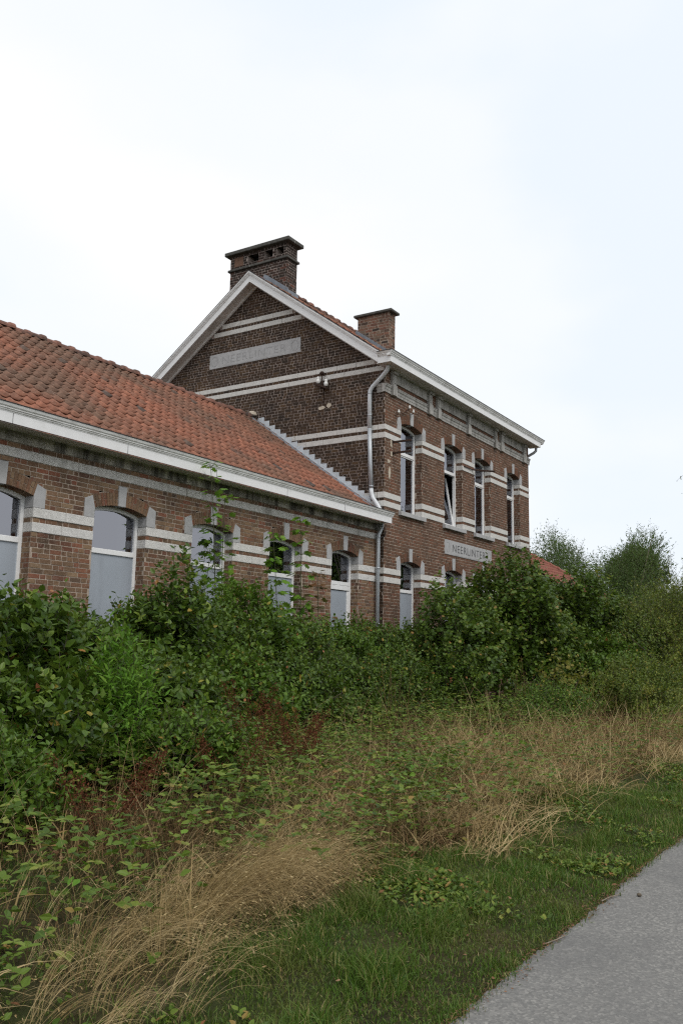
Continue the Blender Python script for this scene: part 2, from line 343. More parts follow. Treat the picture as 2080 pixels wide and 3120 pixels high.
edge = -8.20 + .016*wob(px, 0*px, 2.4, 11) + .012*wob(px, 0*px, 9, 12) + .010*wob(px, 0*px, 31, 13) + .008*wob(px, 0*px, 70, 14)
rows = [(edge + .012, -1.66), (edge, -1.604), (edge - .10, -1.598), (edge*0 - 9.7, -1.585), (edge*0 - 11.2, -1.60), (edge*0 - 11.25, -1.68)]
V = np.concatenate([np.stack([px, y, 0*px + z], 1) for y, z in rows]); n = len(px)
i = (np.arange(len(rows)-1)[:, None]*n + np.arange(n-1)[None, :]).ravel()
put('path', mesh_data('path', V, [np.stack([i, i+n, i+n+1, i+1], 1)], path_mat(), smooth=False), kind='structure')

# ------------------------------------------------------------------ brickwork
class Plane:
    def __init__(s, o, u, n): s.o = np.array(o, float); s.u = np.array(u, float); s.n = np.array(n, float)
    def pt(s, a, z, d=0.): return s.o + s.u*a + np.array([0, 0, 1.])*z + s.n*d
def subtract(iv, ex):
    res = [iv]
    for a, b in ex:
        nr = []
        for c, d in res:
            if b <= c or a >= d: nr.append((c, d)); continue
            if a > c: nr.append((c, a))
            if b < d: nr.append((b, d))
        res = nr
    return [q for q in res if q[1] - q[0] > .02]
class Bricks:
    def back(s, pl, z0, z1, ivs):
        for lo, hi in ivs: s.mortar.add([pl.pt(lo, z0, -.0045), pl.pt(hi, z0, -.0045), pl.pt(hi, z1, -.0045), pl.pt(lo, z1, -.0045)], [(0, 1, 2, 3)])
    """bricks (four in-plane corners each) and mortar strips of one wall"""
    def __init__(s, mat, mortar, jt=.0072): s.jt = jt; s.q = []; s.pl = []; s.rect = []; s.mortar = MB(); s.mat = mat; s.mm = mortar
    def quad(s, pl, c, rect=None): s.q.append([pl.pt(a, z) for a, z in c]); s.pl.append(pl.n); s.rect.append((pl, rect))
    def fill(s, pl, z0, z1, ivf, seed=0, course=.0716, pure=False):
        n = max(1, round((z1 - z0)/course)); h = (z1 - z0)/n; r = np.random.default_rng(seed + 100)
        for k in range(n):
            a, b = z0 + k*h, z0 + (k+1)*h
            ivs = ivf((a+b)/2)
            for lo, hi in ivs:
                s.mortar.add([pl.pt(lo, a, -.0045), pl.pt(hi, a, -.0045), pl.pt(hi, b, -.0045), pl.pt(lo, b, -.0045)], [(0, 1, 2, 3)])
            if not ivs: continue
            p = min(i_[0] for i_ in ivs) - r.uniform(.02, .2); end = max(i_[1] for i_ in ivs); ph = .28 if k % 2 else .72
            while p < end:
                L = .089 if r.random() < ph else .188
                L += r.normal(0, .004)
                for lo, hi in ivs:
                    c, d = max(p, lo + .004), min(p + L, hi - .004)
                    if d - c > .03:
                        s.quad(pl, [(c, a + s.jt), (d, a + s.jt), (d, b - s.jt), (c, b - s.jt)], (c, d, a + s.jt, b - s.jt))
                p += L + .0150
def finish_bricks(root, walls, limit, zmin=.7):
    """walls: list of (Bricks, wall object). The bricks that show largest become objects of their own."""
    allq = [(bi, i) for bi, (B, wo) in enumerate(walls) for i in range(len(B.q))]
    Q = np.array([walls[b][0].q[i] for b, i in allq])                       # n,4,3
    u, v, z = project(Q.reshape(-1, 3)); u = u.reshape(-1, 4); v = v.reshape(-1, 4)
    area = .5*np.abs((u[:, 0]-u[:, 2])*(v[:, 1]-v[:, 3]) - (u[:, 1]-u[:, 3])*(v[:, 0]-v[:, 2]))
    ok = (u.min(1) > 5) & (u.max(1) < 2075) & (v.min(1) > 0) & (Q[:, :, 2].min(1) > zmin)
    isrect = np.array([walls[b][0].rect[i][1] is not None for b, i in allq])
    front = np.array([(walls[b][0].pl[i] @ (CAMP - walls[b][0].q[i][0])) > 0 for b, i in allq])
    area = np.where(ok & isrect & front, area, 0)
    pick = set(np.argsort(-area)[:limit].tolist())
    variants = {}
    for bi, (B, wo) in enumerate(walls):
        vs = []
        for k in range(6):
            rr = np.random.default_rng(50 + k); e_ = lambda s_: rr.uniform(-s_, s_)
            Vb = []
            for y in (0, .017):
                for x, zz in ((-.5, -.5), (.5, -.5), (.5, .5), (-.5, .5)):
                    Vb.append((x*(1 + e_(.02)), y + (e_(.0025) if y == 0 else 0), zz*(1 + e_(.05))))
            vs.append(mesh_data('brick', Vb, [np.array([(0, 1, 2, 3), (0, 4, 5, 1), (1, 5, 6, 2), (2, 6, 7, 3), (3, 7, 4, 0)])], B.mat, rnd=[0.]*5))
        variants[bi] = vs
    joined = {bi: [] for bi in range(len(walls))}; nrm = {bi: [] for bi in range(len(walls))}
    for idx, (bi, i) in enumerate(allq):
        B, wo = walls[bi]
        if idx in pick:
            pl, (c, d, a, b) = B.rect[i]
            o = put('brick', variants[bi][idx % 6], wo)
            uu = pl.u if np.dot(np.cross(pl.u, -pl.n), (0, 0, 1)) > 0 else -pl.u
            ctr = pl.pt((c+d)/2, (a+b)/2, rng.uniform(-.001, .0035)); w_, h_ = d - c, b - a
            o.matrix_basis = Matrix(((uu[0]*w_, -pl.n[0], 0, ctr[0]), (uu[1]*w_, -pl.n[1], 0, ctr[1]), (0, 0, h_, ctr[2]), (0, 0, 0, 1)))
        else:
            joined[bi].append(B.q[i]); nrm[bi].append(B.pl[i])
    for bi, (B, wo) in enumerate(walls):
        q = np.array(joined[bi]); n = np.array(nrm[bi]); m = len(q)
        if not m: continue
        jf = rng.uniform(-.003, .004, (m, 4, 1)); jp = rng.normal(0, .0018, (m, 4, 3)); jp[:, :, :] *= (1 - np.abs(n))[:, None, :]
        fr = q + n[:, None, :]*jf + jp; bk = q - n[:, None, :]*.016
        V = np.concatenate([fr, bk], 1).reshape(-1, 3); base = (np.arange(m)*8)[:, None, None]
        Fb = (np.array([(0, 1, 2, 3), (0, 4, 5, 1), (1, 5, 6, 2), (2, 6, 7, 3), (3, 7, 4, 0)])[None] + base).reshape(-1, 4)
        put('brick_courses', mesh_data('brick_courses', V, [Fb], B.mat, rnd=np.repeat(rng.random(m), 5)), wo, 'stuff')

class Arch:
    """segmental-arched opening l..r; band = top of the stone band at the springing"""
    def __init__(s, l, r, sill, band):
        s.l, s.r, s.sill, s.band = l, r, sill, band
        s.c = (l + r)/2; s.hw = (r - l)/2; s.zi = band + .16; s.zc = band + .25
        hgt = s.zc - s.zi; s.R = (s.hw**2 + hgt**2)/(2*hgt); s.z0 = s.zc - s.R
        s.kt = band + .562
    def excl(s, z):
        e_ = []
        if s.sill < z < s.zi: e_.append((s.l, s.r))
        if s.band < z < s.band + .285: e_.append((s.l - .195, s.r + .195))
        if z > s.zi - .02:
            for R_ in (s.R + .2,):
                q = R_**2 - (z - s.z0)**2
                if q > 0: hw = min(math.sqrt(q), s.hw + .06); e_.append((s.c - hw, s.c + hw))
        if s.band < z < s.kt: e_.append((s.c - .088, s.c + .088))
        return e_
    def arc(s, dR=0., n=13, hw=None):
        hw = s.hw if hw is None else hw; R_ = s.R + dR; a = math.asin(hw/R_)
        return [(s.c + R_*math.sin(t), s.z0 + R_*math.cos(t)) for t in np.linspace(a, -a, n)]
def build_arch(root, wall, Bk, pl, ar, depth, stone, reveal_from=None):
    ydir = -pl.n
    # voussoirs
    a0 = math.asin((ar.hw + .005)/(ar.R + .0)); kw = .078
    for sgn in (-1, 1):
        a1 = math.asin(kw/ar.R); n = 9
        ts = np.linspace(a1, a0, n + 1)
        for k in range(n):
            t0, t1 = ts[k] + .0028, ts[k+1] - .0028
            split = [(0.004, .2)] if (k + (sgn > 0)) % 2 else [(0.004, .095), (.107, .2)]
            for r0, r1 in split:
                c = [(ar.c + sgn*(ar.R + rr)*math.sin(t), ar.z0 + (ar.R + rr)*math.cos(t)) for rr, t in ((r0, t0), (r0, t1), (r1, t1), (r1, t0))]
                Bk.quad(pl, c)
    # mortar behind the ring and under-side of the arch
    ti = ar.arc(0, 15); te = ar.arc(.21, 15, hw=min(ar.hw + .06, ar.R))
    for k in range(14):
        Bk.mortar.add([pl.pt(*ti[k], -.009), pl.pt(*ti[k+1], -.009), pl.pt(*te[k+1], -.009), pl.pt(*te[k], -.009)], [(0, 1, 2, 3)])
    sm = MB()
    for k in range(14):
        sm.add([pl.pt(*ti[k], 0), pl.pt(*ti[k+1], 0), pl.pt(*ti[k+1], -depth), pl.pt(*ti[k], -depth)], [(0, 1, 2, 3)], rng.random())
    sm.build('arch_soffit', Bk.mat, wall)
    # keystone and springers
    m = MB(); kb = ar.zc - .004
    m.prism([pl.pt(ar.c - .074, kb), pl.pt(ar.c + .074, kb), pl.pt(ar.c + .088, ar.kt), pl.pt(ar.c - .088, ar.kt)], pl.n*.012, -pl.n*.15)
    m.build('keystone', stone, wall, bevel=.004)
    for sgn, e_ in ((-1, ar.l), (1, ar.r)):
        m = MB(); b0 = ar.band + .004
        P = [(e_ - sgn*.004, b0), (e_ - sgn*.004, ar.zi + .002), (e_ + sgn*.048, ar.band + .34), (e_ + sgn*.195, ar.band + .28), (e_ + sgn*.195, b0)]
        m.prism([pl.pt(*p) for p in P], pl.n*.010, -pl.n*(depth - .005))
        m.build('springer_stone', stone, wall, bevel=.004)
    # brick reveals
    for sgn, e_ in ((-1, ar.l), (1, ar.r)):
        rp_ = Plane(pl.pt(e_, 0, 0), ydir, -pl.u*sgn)
        for z0, z1 in reveal_from:
            if z1 > ar.sill: Bk.fill(rp_, max(z0, ar.sill), min(z1, ar.band), lambda z: [(.012, depth)], seed=int(abs(e_)*97 + z0*10) % 9999)
def band_stones(wall, pl, ivs, z0, z1, depth, mat, step=.58, proud=.012, seed=1, name='stone_block', flush=()):
    r = np.random.default_rng(seed)
    for lo, hi in ivs:
        n = max(1, round((hi - lo)/step)); cuts = np.linspace(lo, hi, n + 1)
        cuts[1:-1] += r.uniform(-.07, .07, max(0, n-1))
        for a, b in zip(cuts[:-1], cuts[1:]):
            m = MB(); g = .003; d = proud + r.uniform(-.003, .004)
            m.prism([pl.pt(a + g, z0), pl.pt(b - g, z0), pl.pt(b - g, z1), pl.pt(a + g, z1)], pl.n*d, -pl.n*depth, r.random())
            m.build(name, mat, wall, bevel=.006)
def outline(ar, ins=0., zlo=None):
    zlo = ar.sill + ins if zlo is None else zlo
    return [(ar.l + ins, zlo), (ar.r - ins, zlo)] + ar.arc(-ins, 13, ar.hw - ins)
def make_window(root, pl, ar, depth, kind, name='window'):
    """white frame following the arch; parts: transom, pane, panel"""
    fw = .058; d0, d1 = -(depth - .0), -(depth + .07)
    o_, i_ = outline(ar), outline(ar, fw)
    m = MB(); n = len(o_)
    V = [pl.pt(*p, d0) for p in o_] + [pl.pt(*p, d0) for p in i_] + [pl.pt(*p, d1) for p in i_]
    F = []
    for k in range(n):
        j = (k + 1) % n
        F += [(k, j, n + j, n + k), (n + k, n + j, 2*n + j, 2*n + k)]
    m.add(V, F); fr = m.build(name, PVC, root)
    def bar(z0, z1, nm='transom', dd=.0):
        b = MB(); b.prism([pl.pt(ar.l + fw - .002, z0), pl.pt(ar.r - fw + .002, z0), pl.pt(ar.r - fw + .002, z1), pl.pt(ar.l + fw - .002, z1)], pl.n*(d0 + .006 + dd), pl.n*d1)
        return b.build(nm, PVC, fr, bevel=.006)
    def pane(poly, nm='pane', mat=GLASS, dd=-.035):
        b = MB(); V = [pl.pt(*p, d0 + dd) for p in poly]; b.add(V, [tuple(range(len(V)))]); return b.build(nm, mat, fr)
    def sash(z0, z1, top_arc=False):
        """thin inner sash border round a pane"""
        q = .028
        if not top_arc:
            for (a, b, c, d) in ((ar.l+fw, ar.l+fw+q, z0, z1), (ar.r-fw-q, ar.r-fw, z0, z1), (ar.l+fw+q, ar.r-fw-q, z0, z0+q), (ar.l+fw+q, ar.r-fw-q, z1-q, z1)):
                b_ = MB(); b_.prism([pl.pt(a, c), pl.pt(b, c), pl.pt(b, d), pl.pt(a, d)], pl.n*(d0 - .012), pl.n*(d1)); b_.build('sash', PVC, fr)
    if kind in ('panel', 'door'):
        zt0, zt1 = (1.395, 1.475)
        bar(zt0, zt1)
        pane(outline(ar, fw, zt1))
        zl = zt0
        if kind == 'door':
            bar(1.29, 1.39, dd=.004); zl = 1.275
            for a, b in ((ar.l + fw, ar.l + fw + .035), (ar.r - fw - .10, ar.r - fw)):
                b_ = MB(); b_.prism([pl.pt(a, ar.sill + fw), pl.pt(b, ar.sill + fw), pl.pt(b, zl), pl.pt(a, zl)], pl.n*(d0 + .004), pl.n*d1); b_.build('stile', PVC, fr, bevel=.005)
        b = MB(); b.prism([pl.pt(ar.l + fw, ar.sill + fw), pl.pt(ar.r - fw, ar.sill + fw), pl.pt(ar.r - fw, zl), pl.pt(ar.l + fw, zl)], pl.n*(d0 - .018), pl.n*(d1 + .01))
        b.build('panel', PANEL, fr)
    else:
        zt0, zt1 = 4.775, 4.86
        bar(zt0, zt1)
        pane(outline(ar, fw, zt1))
        z0 = ar.sill + fw
        if kind == 'tilt':
            w0, w1 = ar.l + fw, ar.r - fw; H = zt0 - z0; ang = math.radians(9.5); f2 = .06
            def tp(a, h, th): return pl.pt(a, z0 + h*math.cos(ang) - th*math.sin(ang), d0 - .02 - h*math.sin(ang) - th*math.cos(ang))
            s_ = MB()
            for a, b, c, d in ((w0, w0+f2, 0, H), (w1-f2, w1, 0, H), (w0+f2, w1-f2, 0, f2), (w0+f2, w1-f2, H-f2, H)):
                P = [tp(a, c, 0), tp(b, c, 0), tp(b, d, 0), tp(a, d, 0), tp(a, c, .05), tp(b, c, .05), tp(b, d, .05), tp(a, d, .05)]
                s_.add(P, [(0, 1, 2, 3), (4, 7, 6, 5), (0, 4, 5, 1), (1, 5, 6, 2), (2, 6, 7, 3), (3, 7, 4, 0)])
            s_.build('tilted_sash', PVC, fr)
            b = MB(); b.add([tp(w0+f2, f2, .025), tp(w1-f2, f2, .025), tp(w1-f2, H-f2, .025), tp(w0+f2, H-f2, .025)], [(0, 1, 2, 3)]); b.build('pane', GLASS, fr)
        else:
            sash(z0, zt0)
            pane([(ar.l + fw, z0), (ar.r - fw, z0), (ar.r - fw, zt0), (ar.l + fw, zt0)])
    return fr
def profile_run(mb, prof, p0, p1, up=(0, 0, 1), outv=(0, -1, 0), caps=True):
    """prof: closed list of (out, up) extruded between p0 and p1"""
    p0 = np.array(p0, float); p1 = np.array(p1, float); o_ = np.array(outv, float); u_ = np.array(up, float)
    A = [p0 + o_*a + u_*b for a, b in prof]; B = [p1 + o_*a + u_*b for a, b in prof]; n = len(prof)
    F = [(i, (i+1) % n, n + (i+1) % n, n + i) for i in range(n)]
    if caps: F += [tuple(range(n))[::-1], tuple(range(n, 2*n))]
    mb.add(A + B, F)

# tiles -------------------------------------------------------------
def tile_shape(w_=.232, L=.30, amp=.028, th=.016, n=9, seed=0):
    """pantile: x across, y up the slope (0 = lower edge), z normal to the roof"""
    t = np.array([0, .2, .45, .66, .74, .82, .90, .96, 1.]); n = len(t); rr = np.random.default_rng(seed)
    prof = np.interp(t, [0, .25, .66, .74, .82, .90, .96, 1.], [.012, .004, .004, .016, .034, .038, .030, .016])*amp/.028
    cut = np.interp(t, [0, .2, .66, .82, 1.], [.030, .012, -.012, -.006, .010])
    x = t*w_; sag = rr.uniform(-.004, .004)
    top0 = np.stack([x, cut, prof + .027], 1); top1 = np.stack([x, 0*x + L, prof + .001], 1)
    bot0 = top0 - [0, -.004, th]
    V = np.vstack([top0, top1, bot0]) + [0, 0, sag]
    F = [(i, i+1, n+i+1, n+i) for i in range(n-1)] + [(2*n+i, 2*n+i+1, i+1, i) for i in range(n-1)] + [(n-1, 2*n-1+0, 2*n-1, n-1)][:0]
    F += [(n-1, 3*n-1, 2*n-1, 2*n-1)][:0]
    return V, np.array(F)
def lay_tiles(parent, eave, along, upslope, normal, ncol, nrow, wx=.213, ly=.252, limit=300, mat=None, seed=0, keep=None, name='roof_tile', zfun=None):
    along, upslope, normal = (np.array(a, float) for a in (along, upslope, normal)); eave = np.array(eave, float)
    r = np.random.default_rng(seed); mat = mat or TILE
    shapes = [tile_shape(seed=k) for k in range(5)]
    meshes = [mesh_data(name, s[0], [s[1]], mat, rnd=np.zeros(len(s[1])), smooth=True) for s in shapes]
    recs = []
    for j in range(nrow):
        off = r.normal(0, .008)
        for i in range(ncol):
            p = eave + along*(i*wx + off + r.normal(0, .004)) + upslope*(j*ly + r.normal(0, .006)) + normal*(r.normal(0, .002) + .006*math.sin(i*.35 + j*.2))
            if keep is None or keep(p): recs.append((p, r.normal(0, .012), r.normal(0, .012), r.integers(5)))
    P = np.array([q[0] for q in recs]); u, v, z = project(P + along*.1 + upslope*.12)
    score = np.where((u > 0) & (u < 2080) & (v > 0), 1/np.maximum(z, .1), 0); pick = set(np.argsort(-score)[:limit].tolist())
    VV, FF, RR, nn = [], [], [], 0
    for k, (p, ra, rb, sh) in enumerate(recs):
        al = along + upslope*ra; al /= np.linalg.norm(al); nm = normal + along*rb; nm /= np.linalg.norm(nm); us = np.cross(nm, al)*np.sign(np.dot(np.cross(nm, al), upslope))
        if k in pick:
            o = put(name, meshes[sh], parent); o.matrix_basis = Matrix(((al[0], us[0], nm[0], p[0]), (al[1], us[1], nm[1], p[1]), (al[2], us[2], nm[2], p[2]), (0, 0, 0, 1)))
        else:
            V_, F_ = shapes[sh]; VV.append(p + V_[:, :1]*al + V_[:, 1:2]*us + V_[:, 2:]*nm); FF.append(F_ + nn); nn += len(V_); RR.append(np.full(len(F_), r.random()))
    if VV: put('roof_tiles', mesh_data('roof_tiles', np.vstack(VV), [np.vstack(FF)], mat, rnd=np.concatenate(RR), smooth=True), parent, 'stuff')
def ridge_tiles(parent, a, b, up, side, L=.36, rad=.105, mat=None, name='ridge_tile'):
    a = np.array(a, float); b = np.array(b, float); d = b - a; n = int(np.linalg.norm(d)/L); d /= np.linalg.norm(d)
    up = np.array(up, float); side = np.array(side, float); r = np.random.default_rng(4); k = 9
    th = np.linspace(-.15, np.pi + .15, k); protos = []
    for i in range(n):
        t0, t1 = a + d*(i*L), a + d*((i+1)*L + .03); j = r.normal(0, .006); V = []
        stations = [(t0, rad*.93), (t0 + d*(L*.80), rad*1.0), (t0 + d*(L*.84), rad*1.24), (t1, rad*1.26), (t1, rad*.95)]
        for c, R_ in stations:
            for t in th: V.append(c + side*(R_*math.cos(t)) + up*(R_*math.sin(t)*.85 + j))
        F = [(s*k + q, s*k + q + 1, (s+1)*k + q + 1, (s+1)*k + q) for s in range(len(stations)-1) for q in range(k-1)]
        me = mesh_data(name, V, [np.array(F)], mat or RIDGE, smooth=False); put(name, me, parent)

# ------------------------------------------------------------------ levels shared by both buildings
BC = [(1.5519, 1.684), (1.752, 1.8877)]
BB = [(3.3186, 3.4525), (3.5241, 3.6599)]
BA = [(4.9555, 5.0861), (5.1603, 5.2802)]
BD = [(6.60, 6.72), (6.79, 6.9115)]
BE = [(8.342, 8.472), (8.545, 8.6754)]
YW = .118

# ================================================================== low wing
wing = empty('station_wing', (-6.5, 2, -1.2), 'long low brick wing with arched windows, white gutter and orange tiled roof', 'building')
WX0 = -13.2
pw = Plane((0, YW, 0), (1, 0, 0), (0, -1, 0))
warch = [Arch(l, r, -1.05, 1.8877) for l, r in ((-10.70, -9.617), (-8.519, -7.434), (-6.351, -5.268), (-4.177, -3.093), (-2.002, -.927))]
Bw = Bricks(BRICK_WING, MORTAR_WING)
def wiv(z):
    ex = [e_ for a in warch for e_ in a.excl(z)]
    return subtract((WX0, -.005), ex)
wing_wall_holder = MB()
wz = [(-1.25, BC[0][0]), (BC[0][1], BC[1][0]), (BC[1][1], 2.5286), (2.662, 2.737)]
for k, (a, b) in enumerate(wz): Bw.fill(pw, a, b, wiv, seed=k)
for z0, z1 in BC + [(2.5286, 2.662), (2.737, 2.9)]: Bw.back(pw, z0, z1, wiv((z0 + z1)/2))
REV = [(-1.25, BC[0][0]), (BC[0][1], BC[1][0])]
wing_wall_ph = put('wall', bpy.data.meshes.new('wall'), wing)
for a in warch: build_arch(wing, wing_wall_ph, Bw, pw, a, .19, STONE_GREY, REV)
for q in (-1, 0):
    pass
# closing walls of the wing (left end and back) and its mortar sheet
Bw.mortar.add([(WX0, YW, -1.3), (WX0, 7.74, -1.3), (WX0, 7.74, 2.95), (WX0, 3.93, 5.85), (WX0, YW, 2.95)], [(0, 1, 2, 3, 4)])
Bw.mortar.add([(WX0, 7.74, -1.3), (0, 7.74, -1.3), (0, 7.74, 2.95), (WX0, 7.74, 2.95)], [(0, 1, 2, 3)])
_t = Bw.mortar.build('wall_tmp', MORTAR_WING); wing_wall_ph.data = _t.data; bpy.data.objects.remove(_t)
for k, (z0, z1) in enumerate(BC):
    band_stones(wing_wall_ph, pw, subtract((WX0, -.005), [(a.l + .004, a.r - .004) for a in warch]), z0, z1, .185, STONE, step=.56, seed=20 + k)
band_stones(wing_wall_ph, pw, [(WX0, -.005)], 2.5286, 2.662, .1, STONE_STAINED, step=.72, seed=31)
band_stones(wing_wall_ph, pw, [(WX0, -.005)], 2.737, 2.90, .1, STONE_DIRTY, step=.72, seed=32, proud=.016)
for k, a in enumerate(warch): make_window(wing, pw, a, .185, 'door' if k == 4 else 'panel')
# closed box behind the glass, unlit room's darkness painted into its colour
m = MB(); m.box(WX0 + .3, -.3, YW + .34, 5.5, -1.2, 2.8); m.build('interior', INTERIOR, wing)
m = MB()
for (x0, x1) in ((-3.98, -3.80), (-3.35, -3.15), (-1.22, -.98), (-7.75, -7.5), (-5.55, -5.33)):
    xsn = np.linspace(x0, x1, 9); V = [(x, YW + .30 + .015*math.sin(i*2.2), z) for z in (1.4, 2.2) for i, x in enumerate(xsn)]
    m.add(V, [(i, i+1, i+10, i+9) for i in range(8)])
m.build('curtain', CURTAIN, wing)
finish_bricks(wing, [(Bw, wing_wall_ph)], 300)
# roof of the wing
SL = .715; nrm_l = math.hypot(1, SL); UPS = np.array([0, 1, SL])/nrm_l; NRM = np.array([0, -SL, 1])/nrm_l
def wing_roof_z(y): return 3.345 + SL*(y - .35)
m = MB(); yb = -.30
m.add([(WX0 - .1, yb, wing_roof_z(yb) - .03), (0, yb, wing_roof_z(yb) - .03), (0, 3.93, wing_roof_z(3.93) - .03), (WX0 - .1, 3.93, wing_roof_z(3.93) - .03)], [(0, 1, 2, 3)])
m.add([(WX0 - .1, 3.93, wing_roof_z(3.93) - .03), (0, 3.93, wing_roof_z(3.93) - .03), (0, 8.1, wing_roof_z(3.93) - .03 - SL*4.17), (WX0 - .1, 8.1, wing_roof_z(3.93) - .03 - SL*4.17)], [(0, 1, 2, 3)])
wroof = m.build('roof', RIDGE, wing)
lay_tiles(wroof, (WX0 - .1, -.16, wing_roof_z(-.16)), (1, 0, 0), UPS, NRM, int((-WX0 + .05)/.213), 20, limit=300, seed=3, keep=lambda p: p[0] < -.23 and p[1] < 3.9)
ridge_tiles(wroof, (WX0, 3.93, wing_roof_z(3.93) + .0), (-.02, 3.93, wing_roof_z(3.93) + .0), (0, 0, 1), (0, 1, 0))
m = MB(); m.lathe((-.10, 3.90, wing_roof_z(3.93) + .06), [(.02, -.02), (.13, 0), (.12, .07), (.05, .11)]); m.build('ridge_mortar', PLASTER, wroof)
# gutter box: flat fascia below, moulded lip above
GX1 = -.14
m = MB(); profile_run(m, [(.0, 2.872), (.030, 2.872), (.030, 3.012), (.0, 3.012)], (WX0 - .2, -.255, 0), (GX1, -.255, 0)); m.build('fascia', WHITE, wing)
m = MB(); profile_run(m, [(-.1, 3.012), (.034, 3.012), (.034, 3.026), (.046, 3.030), (.046, 3.046), (.060, 3.052), (.060, 3.066), (.076, 3.082), (.084, 3.104), (.088, 3.118), (.06, 3.118), (.055, 3.05), (-.1, 3.05)], (WX0 - .2, -.255, 0), (GX1 + .04, -.255, 0)); m.build('gutter', WHITE_OLD, wing)
m = MB(); profile_run(m, [(.05, 3.1185), (.094, 3.1185), (.096, 3.130), (.05, 3.130)], (WX0 - .2, -.255, 0), (GX1 + .05, -.255, 0)); m.build('gutter_rim', BLACK, wing)
m = MB(); m.box(WX0 - .2, GX1 - .004, -.252, YW + .02, 2.885, 2.90); m.build('soffit', SOFFIT, wing)
for x in np.arange(-12.4, -.5, 2.05):
    m = MB(); m.box(x, x + .006, -.2875, -.284, 2.874, 3.011); m.build('fascia_joint', GROOVE, wing)
# downpipe at the end of the wing
dp = MB(); dp.tube([(-.13, .0, 2.90), (-.13, .0, 2.76), (-.19, .035, 2.62), (-.193, .04, 2.5), (-.196, .04, -1.15)], .047, 10); dpo = dp.build('downpipe', ZINC, wing, smooth=True)
for z in (2.79, 2.58, 1.86, .6):
    c = MB(); x = -.13 if z > 2.7 else -.193; y = 0.0 if z > 2.7 else .04
    c.lathe((x, y, z), [(.047, -.02), (.054, -.018), (.054, .018), (.047, .02)], 12); c.build('pipe_collar', ZINC, dpo, smooth=True)
cb = MB(); cb.tube([(.02, -.03, 2.87), (.03, -.03, 2.72), (-.02, -.02, 2.60), (-.12, .03, 2.55)], .011, 6); cb.build('cable', BLACK, wing)

# ================================================================== two-storey house
LX = 9.4153; DY = 7.86; RY = 3.93
house = empty('station_house', (4.7, 3.9, -1.2), 'two storey brick station house with white bargeboards and sooty gable end', 'building')
pf = Plane((0, 0, 0), (1, 0, 0), (0, -1, 0)); pg = Plane((0, 0, 0), (0, 1, 0), (-1, 0, 0))
UX = [(.784, 1.889), (3.178, 4.30), (5.135, 6.257), (7.541, 8.598)]
uarch = [Arch(l, r, 3.30, 5.2802) for l, r in UX]
garch = [Arch(.798, 1.835, -1.0, 1.8877)] + [Arch(l + .03, r - .03, -1.0, 1.8877) for l, r in UX[1:]]
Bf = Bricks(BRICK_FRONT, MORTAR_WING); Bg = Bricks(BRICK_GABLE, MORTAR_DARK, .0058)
SIGN = (3.188, 6.26, 2.531, 2.9183)
def fiv(z):
    ex = [e_ for a in uarch + garch for e_ in a.excl(z)]
    if SIGN[2] < z < SIGN[3]: ex.append(SIGN[:2])
    return subtract((0, LX), ex)
GS = (2.4827, 5.4908, 7.4682, 7.8662)
def gable_top(y): return 6.70 + .715*min(y, DY - y)
def giv(z):
    lo, hi = .004, DY
    if z > 6.70:
        w_ = (z - 6.70)/.715; lo, hi = max(lo, w_), min(hi, DY - w_)
    if hi - lo < .05: return []
    ex = []
    if z < wing_roof_z(3.93) - .1:
        h_ = (z + .1 - 3.345)/SL + .35; ex.append((max(h_, YW), 7.86 - max(h_, YW)))
    if GS[2] < z < GS[3]: ex.append(GS[:2])
    return subtract((lo, hi), ex)
wall_f = put('wall', bpy.data.meshes.new('wall'), house); wall_f['label'] = 'reddish brick front wall with pale stone bands'
wall_g = put('wall', bpy.data.meshes.new('wall'), house); wall_g['label'] = 'sooty dark brick gable wall with pale stone bands'
bands = BC + BB + BA
def zones(lo, hi, bs):
    z = [lo] + [q for b in bs for q in b] + [hi]; return [(z[i], z[i+1]) for i in range(0, len(z), 2)]
def split(zs, cuts):
    o_ = []
    for a, b in zs:
        p = [a] + [c for c in cuts if a + .05 < c < b - .05] + [b]; o_ += list(zip(p[:-1], p[1:]))
    return o_
for k, (a, b) in enumerate(split(zones(-1.25, 6.06, bands), SIGN[2:])): Bf.fill(pf, a, b, fiv, seed=200 + k)
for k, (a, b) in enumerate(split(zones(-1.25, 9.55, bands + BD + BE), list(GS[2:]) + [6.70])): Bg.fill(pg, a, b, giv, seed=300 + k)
for z0, z1 in bands + [(6.06, 6.26)]: Bf.back(pf, z0, z1, fiv((z0 + z1)/2))
for z0, z1 in bands + BD + BE: Bg.back(pg, z0, z1, giv((z0 + z1)/2))
Bg.back(pg, GS[2], GS[3], [GS[:2]]); Bf.back(pf, SIGN[2], SIGN[3], [SIGN[:2]])
